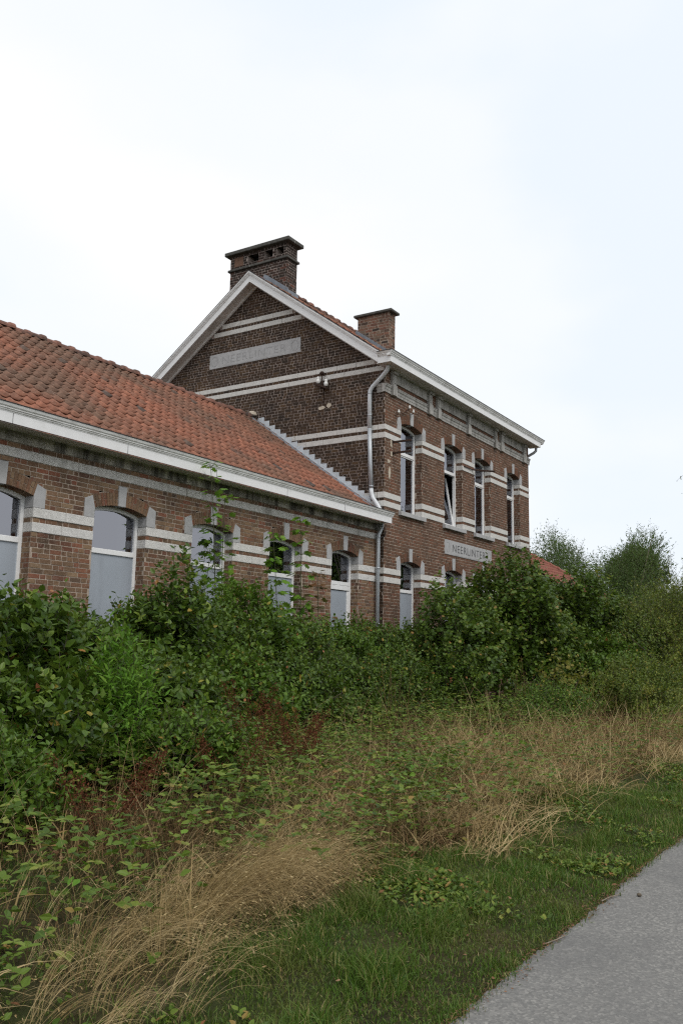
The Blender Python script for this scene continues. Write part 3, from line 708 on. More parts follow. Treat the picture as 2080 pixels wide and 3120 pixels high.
# frieze brickwork above the cornice
Bf.fill(pf, 6.26, 6.66, lambda z: subtract((0, LX), [(.24, 2.36), (2.66, 4.77), (4.56, 6.68), (6.98, 9.08)]), seed=400)
RV = [(-1.25, BC[0][0]), (BC[0][1], BC[1][0]), (3.29, BB[0][0]), (BB[0][1], BB[1][0]), (BB[1][1], BA[0][0]), (BA[0][1], BA[1][0])]
for a in uarch: build_arch(house, wall_f, Bf, pf, a, .2, STONE_GREY, RV[2:])
for a in garch: build_arch(house, wall_f, Bf, pf, a, .2, STONE_GREY, RV[:2])
CORB = [(.243, .445), (2.165, 2.362), (2.655, 2.86), (4.565, 4.776), (6.496, 6.682), (6.978, 7.197), (8.848, 9.085)]
BAYS = [(.445, 2.165), (2.86, 4.565), (4.776, 6.496), (7.197, 8.848)]
for a, b in BAYS:     # soldier course under the frieze slabs
    n = int((b - a)/.072)
    Bf.mortar.add([pf.pt(a, 6.255, -.009), pf.pt(b, 6.255, -.009), pf.pt(b, 6.39, -.009), pf.pt(a, 6.39, -.009)], [(0, 1, 2, 3)])
    for i in range(n):
        x0 = a + (b - a)*i/n; Bf.quad(pf, [(x0 + .005, 6.262), (x0 + (b-a)/n - .005, 6.262), (x0 + (b-a)/n - .005, 6.372), (x0 + .005, 6.372)])
Bf.mortar.add([(LX, 0, -1.3), (LX, DY, -1.3), (LX, DY, 6.7), (LX, RY, 9.5), (LX, 0, 6.7)], [(0, 1, 2, 3, 4)])
Bf.mortar.add([(0, DY, -1.3), (LX, DY, -1.3), (LX, DY, 6.7), (0, DY, 6.7)], [(0, 1, 2, 3)])
Bf.mortar.add([(0, .012, 6.66), (LX, .012, 6.66), (LX, .012, 6.8), (0, .012, 6.8)], [(0, 1, 2, 3)])
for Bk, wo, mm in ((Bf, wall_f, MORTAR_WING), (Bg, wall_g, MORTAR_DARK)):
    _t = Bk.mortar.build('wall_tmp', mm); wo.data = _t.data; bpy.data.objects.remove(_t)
for k, (z0, z1) in enumerate(BC): band_stones(wall_f, pf, subtract((-.012, LX + .012), [(a.l + .004, a.r - .004) for a in garch]), z0, z1, .19, STONE_FRONT, step=.7, seed=50 + k)
for k, (z0, z1) in enumerate(BB + BA): band_stones(wall_f, pf, subtract((-.012, LX + .012), [(a.l + .004, a.r - .004) for a in uarch]), z0, z1, .19, STONE_FRONT, step=.75, seed=60 + k)
for k, (z0, z1) in enumerate(BB + BA + BD + BE):
    zm = (z0 + z1)/2; iv = giv(zm)
    if not iv: continue
    lo, hi = iv[0]
    if k > 3: lo, hi = (max(.0, (z1 - 6.70)/.715), min(DY, DY - (z1 - 6.70)/.715))
    pieces = [(lo + (.0 if k > 3 else .195), hi)] if k <= 3 else [(lo, hi)]
    band_stones(wall_g, pg, pieces, z0 + .001, z1 - .001, .03, STONE_FRONT, step=.56, proud=.010, seed=70 + k)
# lettered stone plaques
def plaque(parent, pl, s0, s1, z0, z1, text_mat, stone, flip, sub):
    m = MB(); m.prism([pl.pt(s0, z0), pl.pt(s1, z0), pl.pt(s1, z1), pl.pt(s0, z1)], pl.n*.016, -pl.n*.05); po = m.build('plaque', stone, parent, bevel=.005)
    cu = bpy.data.curves.new('txt', 'FONT'); cu.body = 'NEERLINTER'; cu.align_x = 'CENTER'; cu.align_y = 'CENTER'; cu.size = 1; cu.space_character = 1.12; cu.extrude = .0; cu.offset = -.012
    to = bpy.data.objects.new('txt', cu); COL.objects.link(to); bpy.context.view_layer.update()
    me = bpy.data.meshes.new_from_object(to.evaluated_get(bpy.context.evaluated_depsgraph_get())); bpy.data.objects.remove(to)
    co = np.zeros(len(me.vertices)*3); me.vertices.foreach_get('co', co); co = co.reshape(-1, 3)
    w_, h_ = np.ptp(co[:, 0]), np.ptp(co[:, 1]); co[:, 0] -= (co[:, 0].max() + co[:, 0].min())/2; co[:, 1] -= (co[:, 1].max() + co[:, 1].min())/2
    sx, sz = (s1 - s0)*.70/w_, (z1 - z0)*.50/h_; c = (s0 + s1)/2; zc = (z0 + z1)/2
    P = np.array([pl.pt(c + flip*x*sx, zc + y*sz, .0195) for x, y, _ in co]); me.vertices.foreach_set('co', P.ravel().astype(np.float32)); me.update()
    me.materials.clear(); me.materials.append(text_mat); put('lettering', me, po)
    for sg in (-1, 1):      # flat rounds at both ends, carving shade given by the darker tone
        cc = c + sg*(s1 - s0)*.44; th = np.linspace(0, 2*np.pi, 29); R0 = (z1 - z0)*.36; V = []
        for t in th:
            wd = .012 + .030*max(0, math.cos(t - (math.pi if flip < 0 else 0)*0 - (0 if sg < 0 else math.pi)))*.6
            V += [pl.pt(cc + R0*math.cos(t)*.8, zc + R0*math.sin(t), .0192), pl.pt(cc + (R0 - wd)*math.cos(t)*.8, zc + (R0 - wd)*math.sin(t), .0192)]
        b = MB(); b.add(V, [(2*i, 2*i+1, 2*i+3, 2*i+2) for i in range(28)]); b.build('carved_round', sub, po)
    b = MB(); b.prism([pl.pt(s0 + .45*(s1-s0)*.4, z0 + .022), pl.pt(s1 - .45*(s1-s0)*.4, z0 + .022), pl.pt(s1 - .45*(s1-s0)*.4, z0 + .030), pl.pt(s0 + .45*(s1-s0)*.4, z0 + .030)], pl.n*.0185, -pl.n*.0); b.build('carved_line', sub, po)
CARVED_SHADE = simple_mat('carved_stone_shade', (.335, .335, .34), .9, .15, 30, bstr=0)  # darker stone tone painted in for the shade inside the carving
plaque(wall_f, pf, *SIGN, GROOVE, STONE_GREY, 1, CARVED_SHADE)
plaque(wall_g, pg, *GS, CARVED_SHADE, STONE_GREY, -1, CARVED_SHADE)
# sills, cornice, frieze, corbels
for a in uarch:
    m = MB(); m.prism([(a.l - .1, -.085, 3.195), (a.l - .1, -.085, 3.298), (a.l - .1, .0, 3.312), (a.l - .1, .22, 3.318), (a.l - .1, .22, 3.195)], (0, 0, 0), (a.r - a.l + .2, 0, 0)); m.build('sill', STONE_GREY, wall_f, bevel=.006)
CPROF = [(-.05, 6.06), (.022, 6.06), (.022, 6.12), (.030, 6.124), (.030, 6.185), (.040, 6.19), (.052, 6.21), (.052, 6.235), (.06, 6.24), (.06, 6.262), (-.05, 6.262)]
segs = []; p = -.0
for a, b in CORB: segs.append((p, a)); p = b
segs.append((p, LX + .05))
for k, (a, b) in enumerate(segs):
    m = MB(); profile_run(m, CPROF, (a - (.06 if k == 0 else 0) + .002, 0, 0), (b - .002, 0, 0)); m.build('cornice_stone', STONE_CORNICE, wall_f)
m = MB(); profile_run(m, CPROF, (0, -.0, 0), (0, .215, 0), outv=(-1, 0, 0)); m.build('cornice_stone', STONE_CORNICE, wall_g)
for a, b in CORB:
    m = MB(); m.box(a, b, -.085, .01, 6.035, 6.30); m.box(a + .01, b - .01, -.07, .01, 6.30, 6.63)
    m.box(a - .012, b + .012, -.12, .01, 6.555, 6.636); m.box(a + .05, b - .05, -.082, -.06, 6.34, 6.54)
    m.build('corbel', STONE_CORNICE, wall_f, bevel=.005)
for a, b in BAYS:
    n = 6; w_ = (b - a)/n
    for i in range(n):
        m = MB(); m.box(a + i*w_ + .008, a + (i+1)*w_ - .008, -.018, .01, 6.405, 6.64, rng.random()); m.build('frieze_slab', STONE_CORNICE, wall_f, bevel=.008)
    m = MB(); m.box(a + .004, b - .004, -.032, .01, 6.376, 6.402); m.build('frieze_ledge', STONE_CORNICE, wall_f)
for k, a in enumerate(uarch): make_window(house, pf, a, .2, 'tilt' if k == 1 else 'upper')
for k, a in enumerate(garch): make_window(house, pf, a, .2, 'panel')
m = MB(); m.box(.3, LX - .3, .33, 5.5, -1.2, 2.7); m.box(.3, LX - .3, .62, 5.5, 3.1, 6.2); m.build('interior', INTERIOR, house)  # closed boxes on both floors, room darkness painted in
for (x0, x1, z0, z1) in ((1.60, 1.80, 3.36, 5.4), (3.3, 3.75, 3.4, 4.7), (6.0, 6.18, 3.36, 5.4), (8.35, 8.53, 3.36, 5.4), (1.55, 1.75, 1.4, 2.1)):
    m = MB(); xsn = np.linspace(x0, x1, 11); yy = .31 if z0 < 2 else .56
    m.add([(x, yy + .016*math.sin(i*2.1), z) for z in (z0, z1) for i, x in enumerate(xsn)], [(i, i+1, i+12, i+11) for i in range(10)]); m.build('curtain', CURTAIN, house)
# roof ------------------------------------------------------------
OV = .36; HSL = .725
def roof_z(y): return 6.955 + HSL*min(y, DY - y)           # upper face
hn = math.hypot(1, HSL); HUP = np.array([0, 1, HSL])/hn; HNR = np.array([0, -HSL, 1])/hn
m = MB()
for (ya, yb_) in ((-.30, RY), (DY + .30, RY)):
    za, zb = (roof_z(ya) if ya < 4 else roof_z(ya)), roof_z(RY)
    m.add([(-OV, ya, za - .03), (LX + OV, ya, za - .03), (LX + OV, yb_, zb - .03), (-OV, yb_, zb - .03)], [(0, 1, 2, 3)])
hroof = m.build('roof', RIDGE, house)
lay_tiles(hroof, (-OV + .13, -.22, roof_z(-.22) + .0), (1, 0, 0), HUP, HNR, 44, 19, limit=120, seed=5, keep=lambda p: p[0] < LX + .1 and not (.10 < p[0] < 1.05 and p[1] > 2.75) and not (.28 < p[0] < .95 and -.05 < p[1] < 1.25))
ridge_tiles(hroof, (1.0, RY, roof_z(RY) + .02), (LX + OV, RY, roof_z(RY) + .02), (0, 0, 1), (0, 1, 0))
ridge_tiles(hroof, (-OV + .12, RY, roof_z(RY) - .05), (.25, RY, roof_z(RY) - .05), (0, 0, 1), (0, 1, 0), rad=.085)
m = MB(); m.box(.05, .3, 0, .01, 0, .01); 
# bargeboards: flat board, moulding, black edge, soffit, wall strip
def barge(side):
    """side 0 = front slope, 1 = rear slope"""
    f = lambda y: y if side == 0 else DY - y
    ya = -.02 if side == 0 else -.42
    low = lambda y: 6.685 + HSL*y
    def strip(name, mat, x0, x1, h0, h1):
        m = MB(); V = []
        for y in (ya, RY):
            for x, h in ((x0, h0), (x1, h0), (x1, h1), (x0, h1)): V.append((x, f(y), low(y) + h))
        m.add(V, [(0, 1, 2, 3), (4, 7, 6, 5), (0, 4, 5, 1), (1, 5, 6, 2), (2, 6, 7, 3), (3, 7, 4, 0)]); return m.build(name, mat, house)
    strip('bargeboard', WHITE, -OV, -OV + .03, 0, .185)
    strip('barge_moulding', WHITE_OLD, -OV - .020, -OV + .03, .186, .215)
    strip('barge_moulding', WHITE, -OV - .034, -OV + .03, .2155, .245)
    strip('barge_moulding', WHITE_OLD, -OV - .052, -OV + .03, .2455, .285)
    strip('barge_edge', BLACK, -OV - .058, -OV + .09, .2855, .302)
    strip('barge_soffit', SOFFIT, -OV + .031, .008, .045, .06)
    strip('wall_strip', WHITE_OLD, -.065, -.014, -.035, .044)
barge(0); barge(1)
# front box gutter with its return at the gable corner
G0, G1 = -.415, LX + .37
m = MB(); profile_run(m, [(0, 6.632), (.03, 6.632), (.03, 6.772), (0, 6.772)], (G0, -.345, 0), (G1 - .25, -.345, 0)); m.box(G0 - .004, G0 + .03, -.3449, -.03, 6.632, 6.772); m.box(G1 - .25, G1 - .22, -.375, .0, 6.632, 6.772); m.build('fascia', WHITE, house)
GP = [(-.05, 6.7725), (.034, 6.7725), (.034, 6.79), (.046, 6.795), (.046, 6.812), (.062, 6.82), (.062, 6.838), (.080, 6.856), (.09, 6.878), (.095, 6.89), (.05, 6.89), (.045, 6.82), (-.05, 6.82)]
m = MB(); profile_run(m, GP, (G0 - .06, -.345, 0), (G1, -.345, 0)); m.build('gutter', WHITE_OLD, house)
m = MB(); profile_run(m, [(a, b) for a, b in GP], (G0 + .028, -.385, 0), (G0 + .028, -.03, 0), outv=(-1, 0, 0)); m.build('gutter_return', WHITE_OLD, house)
m = MB(); profile_run(m, [(.05, 6.8905), (.102, 6.8905), (.104, 6.905), (.05, 6.905)], (G0 - .075, -.345, 0), (G1 + .01, -.345, 0)); m.box(G0 - .078, G0 - .03, -.40, -.03, 6.8906, 6.9045); m.build('gutter_rim', BLACK, house)
m = MB(); m.box(G0 + .03, G1 - .25, -.344, .02, 6.64, 6.655); m.build('soffit', SOFFIT, house)
# downpipe on the gable
dp = MB(); dp.tube([(-.16, -.16, 6.66), (-.16, -.155, 6.60), (-.14, -.12, 6.53), (-.085, .04, 6.42), (-.07, .31, 6.21), (-.07, .375, 6.12), (-.07, .385, 6.0), (-.07, .375, 5.2)], .050, 12); dpo = dp.build('downpipe', PIPE_PALE, house, smooth=True)
dp = MB(); dp.tube([(-.07, .376, 5.23), (-.07, .345, 4.4), (-.07, .31, 3.72)], .049, 12); dp.build('pipe_lower', ZINC, dpo, smooth=True)
dp = MB(); dp.tube([(-.07, .312, 3.74), (-.07, .30, 3.64), (-.08, .26, 3.52), (-.12, .10, 3.32), (-.13, .05, 3.24), (-.13, .05, 3.1)], .051, 12); dp.build('pipe_elbow', PIPE_PALE, dpo, smooth=True)
for y, z in ((.385, 6.05), (.376, 5.52), (.312, 3.80)):
    c = MB(); c.lathe((-.07, y, z), [(.05, -.012), (.058, -.010), (.058, .010), (.05, .012)], 12); c.build('pipe_collar', ZINC, dpo, smooth=True)
cb = MB(); cb.tube([(-.03, .455, 5.65), (-.03, .45, 5.2), (-.03, .42, 4.4), (-.035, .385, 3.8), (-.05, .36, 3.5)], .011, 6); cb.build('cable', ZINC, house)
cb = MB(); cb.tube([(LX + .2, -.2, 6.65), (LX + .2, -.19, 6.55), (LX + .17, -.12, 6.48), (LX + .05, .10, 6.33)], .045, 10); cb.build('downpipe', ZINC, house, smooth=True)
# step flashing where the wing roof meets the gable
ys = np.linspace(3.76, .36, 20); fl = MB()
for k in range(19):
    ya, yb_ = ys[k], ys[k+1]
    top = wing_roof_z(ya) + .035 + .085; lowa, lowb = wing_roof_z(ya) + .02, wing_roof_z(yb_) + .02
    m = MB(); o_ = -.014 - .003*(k % 2)
    m.prism([(o_, ya + .012, lowa), (o_, yb_ - .006, lowb), (o_, yb_ - .006, top + rng.uniform(-.01, .01)), (o_, ya + .012, top + rng.uniform(-.012, .02))], (0, 0, 0), (.006, 0, 0)); m.build('flashing_step', LEAD, house)
m = MB(); m.add([(-.018, 3.9, wing_roof_z(3.9) + .05), (-.13, 3.9, wing_roof_z(3.9) + .055), (-.24, 3.9, wing_roof_z(3.9) + .025), (-.24, -.1, wing_roof_z(-.1) + .025), (-.13, -.1, wing_roof_z(-.1) + .055), (-.018, -.1, wing_roof_z(-.1) + .05)], [(0, 1, 4, 5), (1, 2, 3, 4)]); m.build('valley_flashing', LEAD_DARK, house)
# chimneys ---------------------------------------------------------
def chimney(name, x0, x1, y0, y1, z0, z1, Bmat, mort, cap, ledge=None, label=None, slots=None):
    Bc = Bricks(Bmat, mort); co_ = put(name, bpy.data.meshes.new(name), house)
    if label: co_['label'] = label
    faces = [(Plane((x0, 0, 0), (0, 1, 0), (-1, 0, 0)), y0, y1), (Plane((0, y0, 0), (1, 0, 0), (0, -1, 0)), x0, x1), (Plane((x1, 0, 0), (0, 1, 0), (1, 0, 0)), y0, y1), (Plane((0, y1, 0), (1, 0, 0), (0, 1, 0)), x0, x1)]
    for k, (pl, a, b) in enumerate(faces):
        def iv(z, a=a, b=b, k=k):
            ex = [(s0, s1) for s0, s1, q0, q1 in (slots or []) if q0 < z < q1 and k in (0, 2)]
            return subtract((a, b), ex)
        zs = [(z0, z1)] if not slots else [(z0, slots[0][2]), (slots[0][2], slots[0][3]), (slots[0][3], z1)]
        for j, (a_, b_) in enumerate(zs):
            if b_ - a_ > .03: Bc.fill(pl, a_, b_, iv, seed=500 + k*7 + j)
    if slots:
        for s0, s1, q0, q1 in slots:
            Bc.mortar.box(x0 + .012, x0 + .30, s0 - .02, s0, q0 - .02, q1 + .02); Bc.mortar.box(x0 + .012, x0 + .30, s1, s1 + .02, q0 - .02, q1 + .02); Bc.mortar.box(x0 + .012, x0 + .3, s0, s1, q0 - .03, q0 - .001)
        m_ = MB(); m_.box(x0 + .29, x0 + .31, y0 + .1, y1 - .1, z1 - .5, z1); m_.build('flue_back', BLACK, co_)
    _t = Bc.mortar.build('tmp', mort); co_.data = _t.data; bpy.data.objects.remove(_t)
    finish_bricks(house, [(Bc, co_)], 0)
    for (ax0, ax1, ay0, ay1, az0, az1, nm) in ([cap] + ([ledge] if ledge else [])):
        m_ = MB(); m_.box(ax0, ax1, ay0, ay1, az0, az1); m_.build(nm, CONCRETE_DARK, co_, bevel=.012)
    return co_
x0, x1, y0, y1 = .25, .72, 3.185, 5.115
ch = chimney('chimney', x0, x1, y0, y1, 8.6, 10.725, BRICK_CHIM, MORTAR_DARK, (x0 - .12, x1 + .12, y0 - .13, y1 + .13, 10.726, 10.83, 'cap_slab'), (x0 - .055, x1 + .055, y0 - .055, y1 + .055, 10.27, 10.335, 'ledge'), 'wide sooty chimney with flue slots under a concrete slab', slots=[(3.30, 3.55, 10.42, 10.64), (3.66, 3.95, 10.42, 10.64), (4.14, 4.52, 10.42, 10.64)])
m = MB(); m.box(x0 - .004, x0 + .02, 4.66, 4.97, 10.40, 10.66, .02); m.build('bricked_up_slot', BRICK_CHIM2, ch)
for (q0, q1, za) in ((3.19, RY, 1),):
    m = MB()
    m.prism([(x0 - .03, 3.05, roof_z(3.05) + .02), (x0 - .03, RY + .1, roof_z(RY) + .0), (x0 - .03, RY - .05, roof_z(RY) + .15), (x0 - .03, 3.12, roof_z(3.12) + .20)], (0, 0, 0), (.025, 0, 0)); m.build('flashing', LEAD_DARK, ch)
    m = MB(); m.add([(x0 - .3, 3.0, roof_z(3.0) + .035), (x0 - .03, 3.0, roof_z(3.0) + .04), (x0 - .03, RY + .02, roof_z(RY) + .06), (x0 - .3, RY + .02, roof_z(RY) + .05)], [(0, 1, 2, 3)]); m.build('flashing', LEAD_DARK, ch)
    m = MB(); m.box(x0 - .05, x1 + .05, 3.155, 3.184, roof_z(3.16) + .0, roof_z(3.16) + .16); m.build('flashing', LEAD_DARK, ch)
chimney('chimney', .5, .80, .195, 1.10, 6.75, 8.26, BRICK_CHIM2, MORTAR_WING, (.43, .87, .10, 1.19, 8.261, 8.325, 'cap_slab'), (.60, .72, .55, .75, 8.3255, 8.36, 'mortar_lump'), 'small chimney of mixed red and black bricks near the eave')
ch2 = [o for o in house.children if o.name.startswith('chimney')][-1]
m = MB(); m.prism([(.465, .12, roof_z(.12) + .02), (.465, 1.16, roof_z(1.16) + .02), (.465, 1.13, roof_z(1.13) + .17), (.465, .15, roof_z(.15) + .17)], (0, 0, 0), (.03, 0, 0)); m.build('flashing', LEAD_DARK, ch2)
m = MB(); m.add([(.12, -.1, roof_z(-.1) + .045), (.46, -.1, roof_z(-.1) + .05), (.46, 1.2, roof_z(1.2) + .05), (.25, 1.2, roof_z(1.2) + .045)], [(0, 1, 2, 3)]); m.build('flashing', LEAD_DARK, ch2)
m = MB(); m.prism([(-.02, -.1, roof_z(-.1) + .03), (.08, -.1, roof_z(-.1) + .03), (.08, -.1, roof_z(-.1) + .07), (-.02, -.1, roof_z(-.1) + .07)], (0, 0, 0), (0, .75, .75*HSL)); m.build('batten', WOOD, hroof)
# iron fittings ----------------------------------------------------
ib = MB(); ib.prism([(-.02, 1.57, 6.33), (-.02, 1.90, 6.47), (-.02, 1.90, 6.51), (-.02, 1.57, 6.375)], (-.16, 0, 0), (.02, 0, 0)); ibo = ib.build('insulator_bracket', RUST, house)
ib = MB(); ib.tube([(-.1, 1.745, 6.44), (-.1, 1.745, 6.75)], .013, 6); ib.lathe((-.1, 1.745, 6.72), [(.05, 0), (.065, .02), (.065, .05), (.03, .085), (.01, .09)]); ib.tube([(-.012, 1.745, 6.40), (-.012, 1.745, 6.02), (-.012, 1.70, 5.96), (-.012, 1.65, 5.90)], .010, 5); ib.build('iron_rod', RUST, ibo)
for y, z in ((1.85, 6.51), (1.62, 6.41)):
    c = MB(); c.lathe((-.1, y, z), [(.05, 0), (.052, .08), (.042, .10), (.030, .11), (.040, .13), (.04, .165), (.02, .18)], 14); c.build('insulator', PORCELAIN, ibo, smooth=True)
for (yc, zc_, a_, b_) in ((1.80, 5.905, .11, .045), (1.585, 5.945, .085, .06)):
    th = np.linspace(0, 2*np.pi, 15)[:-1]; rr = rng.uniform(.75, 1.15, 14)
    m = MB(); m.prism([(0, yc + a_*r_*math.cos(t), zc_ + b_*r_*math.sin(t)) for t, r_ in zip(th, rr)], (-.007, 0, 0), (.0, 0, 0)); m.build('plaster_patch', PLASTER, wall_g)
for (xc, zc_, a_, b_) in ((.19, 4.42, .07, .05), (.235, 4.14, .06, .15), (.30, 4.86, .05, .10), (.31, 4.62, .05, .07)):
    th = np.linspace(0, 2*np.pi, 15)[:-1]; rr = rng.uniform(.6, 1.2, 14)
    m = MB(); m.prism([(xc + a_*r_*math.cos(t), 0, zc_ + b_*r_*math.sin(t)) for t, r_ in zip(th, rr)], (0, -.007, 0), (0, 0, 0)); m.build('plaster_patch', PLASTER, wall_f)
for z in (4.915, 4.65):
    m = MB(); m.box(.36, .385, -.50, .05, z - .02, z + .022); m.box(.35, .40, -.02, .03, z - .03, z + .03); m.box(.385, .41, -.5, .05, z - .02, z - .012); m.build('iron_bar', RUST, house)
m = MB(); m.tube([(4.37, -.03, 5.075), (4.93, -.04, 5.07), (5.0, -.2, 5.04), (5.42, -.50, 5.06)], .013, 6); m.tube([(4.92, -.02, 5.085), (5.38, -.5, 5.075)], .018, 6); m.build('iron_bar', RUST, house)
for (x, z) in ((.50, 5.65), (1.05, 5.89), (1.245, 5.83)):
    c = MB(); c.lathe((x, -.09, z), [(.028, 0), (.03, .04), (.018, .05), (.024, .06), (.02, .08)], 10); io = c.build('insulator', PORCELAIN, house, smooth=True)
    c = MB(); c.tube([(x, -.09, z + .01), (x - .01, -.085, z - .03), (x - .04, .0, z - .06)], .008, 5); c.build('iron_hook', RUST, io)
c = MB(); c.tube([(1.05, -.06, 5.88), (.95, -.05, 5.80), (.83, -.02, 5.72)], .012, 5); c.build('iron_rod', RUST, house)
finish_bricks(house, [(Bf, wall_f), (Bg, wall_g)], 300, zmin=2.2)

# ================================================================== annex behind the right end
annex = empty('station_annex', (11, 1.5, -1.2), 'small brick annex with red hipped tile roof showing past the house end', 'building')
Ba = Bricks(BRICK_FRONT, MORTAR_WING); ax1, ay0 = 13.6, -.95; pa = Plane((0, ay0, 0), (1, 0, 0), (0, -1, 0)); pe = Plane((ax1, 0, 0), (0, 1, 0), (1, 0, 0))
Ba.fill(pa, -1.25, 2.05, lambda z: [(LX + .02, ax1)], seed=900)
aw = put('wall', bpy.data.meshes.new('wall'), annex); _m = Ba.mortar; _m.box(LX + .01, ax1, ay0 + .02, 2.4, -1.3, 2.05); _t = _m.build('tmp', MORTAR_WING); aw.data = _t.data; bpy.data.objects.remove(_t)
finish_bricks(annex, [(Ba, aw)], 0)
AP = np.array([12.0, .73, 3.28]); hs_ = .7; dd = 1.95
m = MB(); e0, e1 = AP + [dd, -dd, -hs_*dd], AP + [dd, dd, -hs_*dd]; w0_, w1_ = np.array([LX + .01, AP[1] - dd, e0[2]]), np.array([LX + .01, AP[1] + dd, e0[2]])
m.add([w0_, e0, AP, (LX + .01, AP[1], AP[2])], [(0, 1, 2, 3)]); m.add([e0, e1, AP], [(0, 1, 2)]); m.add([e1, w1_, (LX + .01, AP[1], AP[2]), AP], [(0, 1, 2, 3)])
aroof = m.build('roof', TILE_RED, annex)
an = math.hypot(1, hs_); au = np.array([0, 1, hs_])/an; anr = np.array([0, -hs_, 1])/an
lay_tiles(aroof, w0_ + anr*.02, (1, 0, 0), au, anr, 23, 10, limit=240, mat=TILE_RED, seed=8, keep=lambda p: p[0] - AP[0] < -(p[1] - AP[1]) - .22)
ridge_tiles(aroof, AP + [-.05, .05, .06], e0 + [0, 0, .07], (0, 0, 1), np.array([1, 1, 0])/1.414, L=.33, rad=.10, mat=TILE_RED)
ridge_tiles(aroof, (LX + .05, AP[1], AP[2] + .03), AP + [0, 0, .03], (0, 0, 1), (0, 1, 0), L=.33, rad=.10, mat=TILE_RED)

# ================================================================== vegetation
def unit(a): return a/(np.linalg.norm(a, axis=-1, keepdims=True) + 1e-9)
UPV = np.array([0, 0, 1.])
def tmpl(kind):
    if kind == 'oval':
        V = [(0, 0, 0), (.30, .32, .05), (.20, .72, .03), (0, 1, -.06), (-.20, .72, .03), (-.30, .32, .05)]
    elif kind == 'round':
        V = [(0, 0, 0), (.42, .28, .05), (.36, .74, .03), (0, 1, -.06), (-.36, .74, .03), (-.42, .28, .05)]
    elif kind == 'lance':
        V = [(0, 0, 0), (.13, .3, .03), (.10, .7, .02), (0, 1, -.05), (-.10, .7, .02), (-.13, .3, .03)]
    elif kind == 'maple':
        pts = [(.05, .0), (.30, .02), (.22, .22), (.52, .40), (.26, .50), (.30, .75), (.12, .66), (0, 1.0), (-.12, .66), (-.30, .75), (-.26, .50), (-.52, .40), (-.22, .22), (-.30, .02), (-.05, 0)]
        V = [(0, .35, .0)] + [(x, y, -.10*abs(x)) for x, y in pts]; k = len(pts)
        return np.array(V), [np.array([(0, 1 + i, 1 + (i+1) % k) for i in range(k)])]
    elif kind in ('tri', 'tri_lance', 'tri_oval'):
        h = {'tri': .28, 'tri_lance': .135, 'tri_oval': .29}[kind]; V = [(0, 0, 0), (h, .45, .04), (0, 1, -.04), (-h, .45, .04)]
        return np.array(V), [np.array([(0, 1, 2), (0, 2, 3)])]
    return np.array(V), [np.array([(0, 1, 2, 3), (0, 3, 4, 5)])]
class Leaves:
    def __init__(s): s.V = []; s.F = []; s.R = []; s.n = 0; s.k = None
    def add(s, P, D, Nh, S, kind='oval', rnd=None):
        P = np.asarray(P, float); n = len(P)
        if n == 0: return
        D = unit(D); side = unit(np.cross(D, Nh)); Nn = np.cross(side, D)
        T, F = tmpl(kind); S = np.broadcast_to(np.asarray(S, float), (n,))
        V = P[:, None] + S[:, None, None]*(T[None, :, :1]*side[:, None] + T[None, :, 1:2]*D[:, None] + T[None, :, 2:]*Nn[:, None])
        s.V.append(V.reshape(-1, 3)); k = len(T); rnd = rng.random(n) if rnd is None else rnd
        for f in F:
            s.F.append((f[None] + (np.arange(n)*k)[:, None, None] + s.n).reshape(-1, f.shape[1])); s.R.append(np.repeat(rnd, len(f)))
        s.n += n*k
    def strips(s, P, H, az, lean, curl, W, segs=3, rnd=None, drop=0.):
        """grass blades / straws: base P, length H, azimuth, start lean from vertical, extra bend, width"""
        P = np.asarray(P, float); n = len(P); t = np.linspace(0, 1, segs + 1)
        ang = lean[:, None] + curl[:, None]*t[None]**1.3
        dl = H[:, None]/segs; h = np.cumsum(np.sin(ang[:, :-1])*dl, 1); z = np.cumsum(np.cos(ang[:, :-1])*dl, 1)
        h = np.concatenate([np.zeros((n, 1)), h], 1); z = np.concatenate([np.zeros((n, 1)), z], 1)
        d = np.stack([np.cos(az), np.sin(az), 0*az], 1); tw = az + rng.normal(0, .9, n); sd_ = np.stack([-np.sin(tw), np.cos(tw), rng.normal(0, .3, n)], 1)
        c = P[:, None] + d[:, None]*h[..., None] + UPV*z[..., None]
        wd = W[:, None]*(1 - .85*t[None]**1.5)/2
        V = np.stack([c - sd_[:, None]*wd[..., None], c + sd_[:, None]*wd[..., None]], 2).reshape(n, -1, 3)
        k = 2*(segs + 1); f = np.array([(2*i, 2*i+1, 2*i+3, 2*i+2) for i in range(segs)])
        s.V.append(V.reshape(-1, 3)); s.F.append((f[None] + (np.arange(n)*k)[:, None, None] + s.n).reshape(-1, 4))
        s.R.append(np.repeat(rng.random(n) if rnd is None else rnd, segs)); s.n += n*k
        return c
    def build(s, name, mat, parent=None, kind=None):
        tri = [i for i, f in enumerate(s.F) if f.shape[1] == 3]; qd = [i for i, f in enumerate(s.F) if f.shape[1] == 4]
        fs = []; rs = []
        for grp in (tri, qd):
            if grp: fs.append(np.vstack([s.F[i] for i in grp])); rs += [s.R[i] for i in grp]
        return put(name, mesh_data(name, np.vstack(s.V), fs, mat, rnd=np.concatenate(rs)), parent, kind)
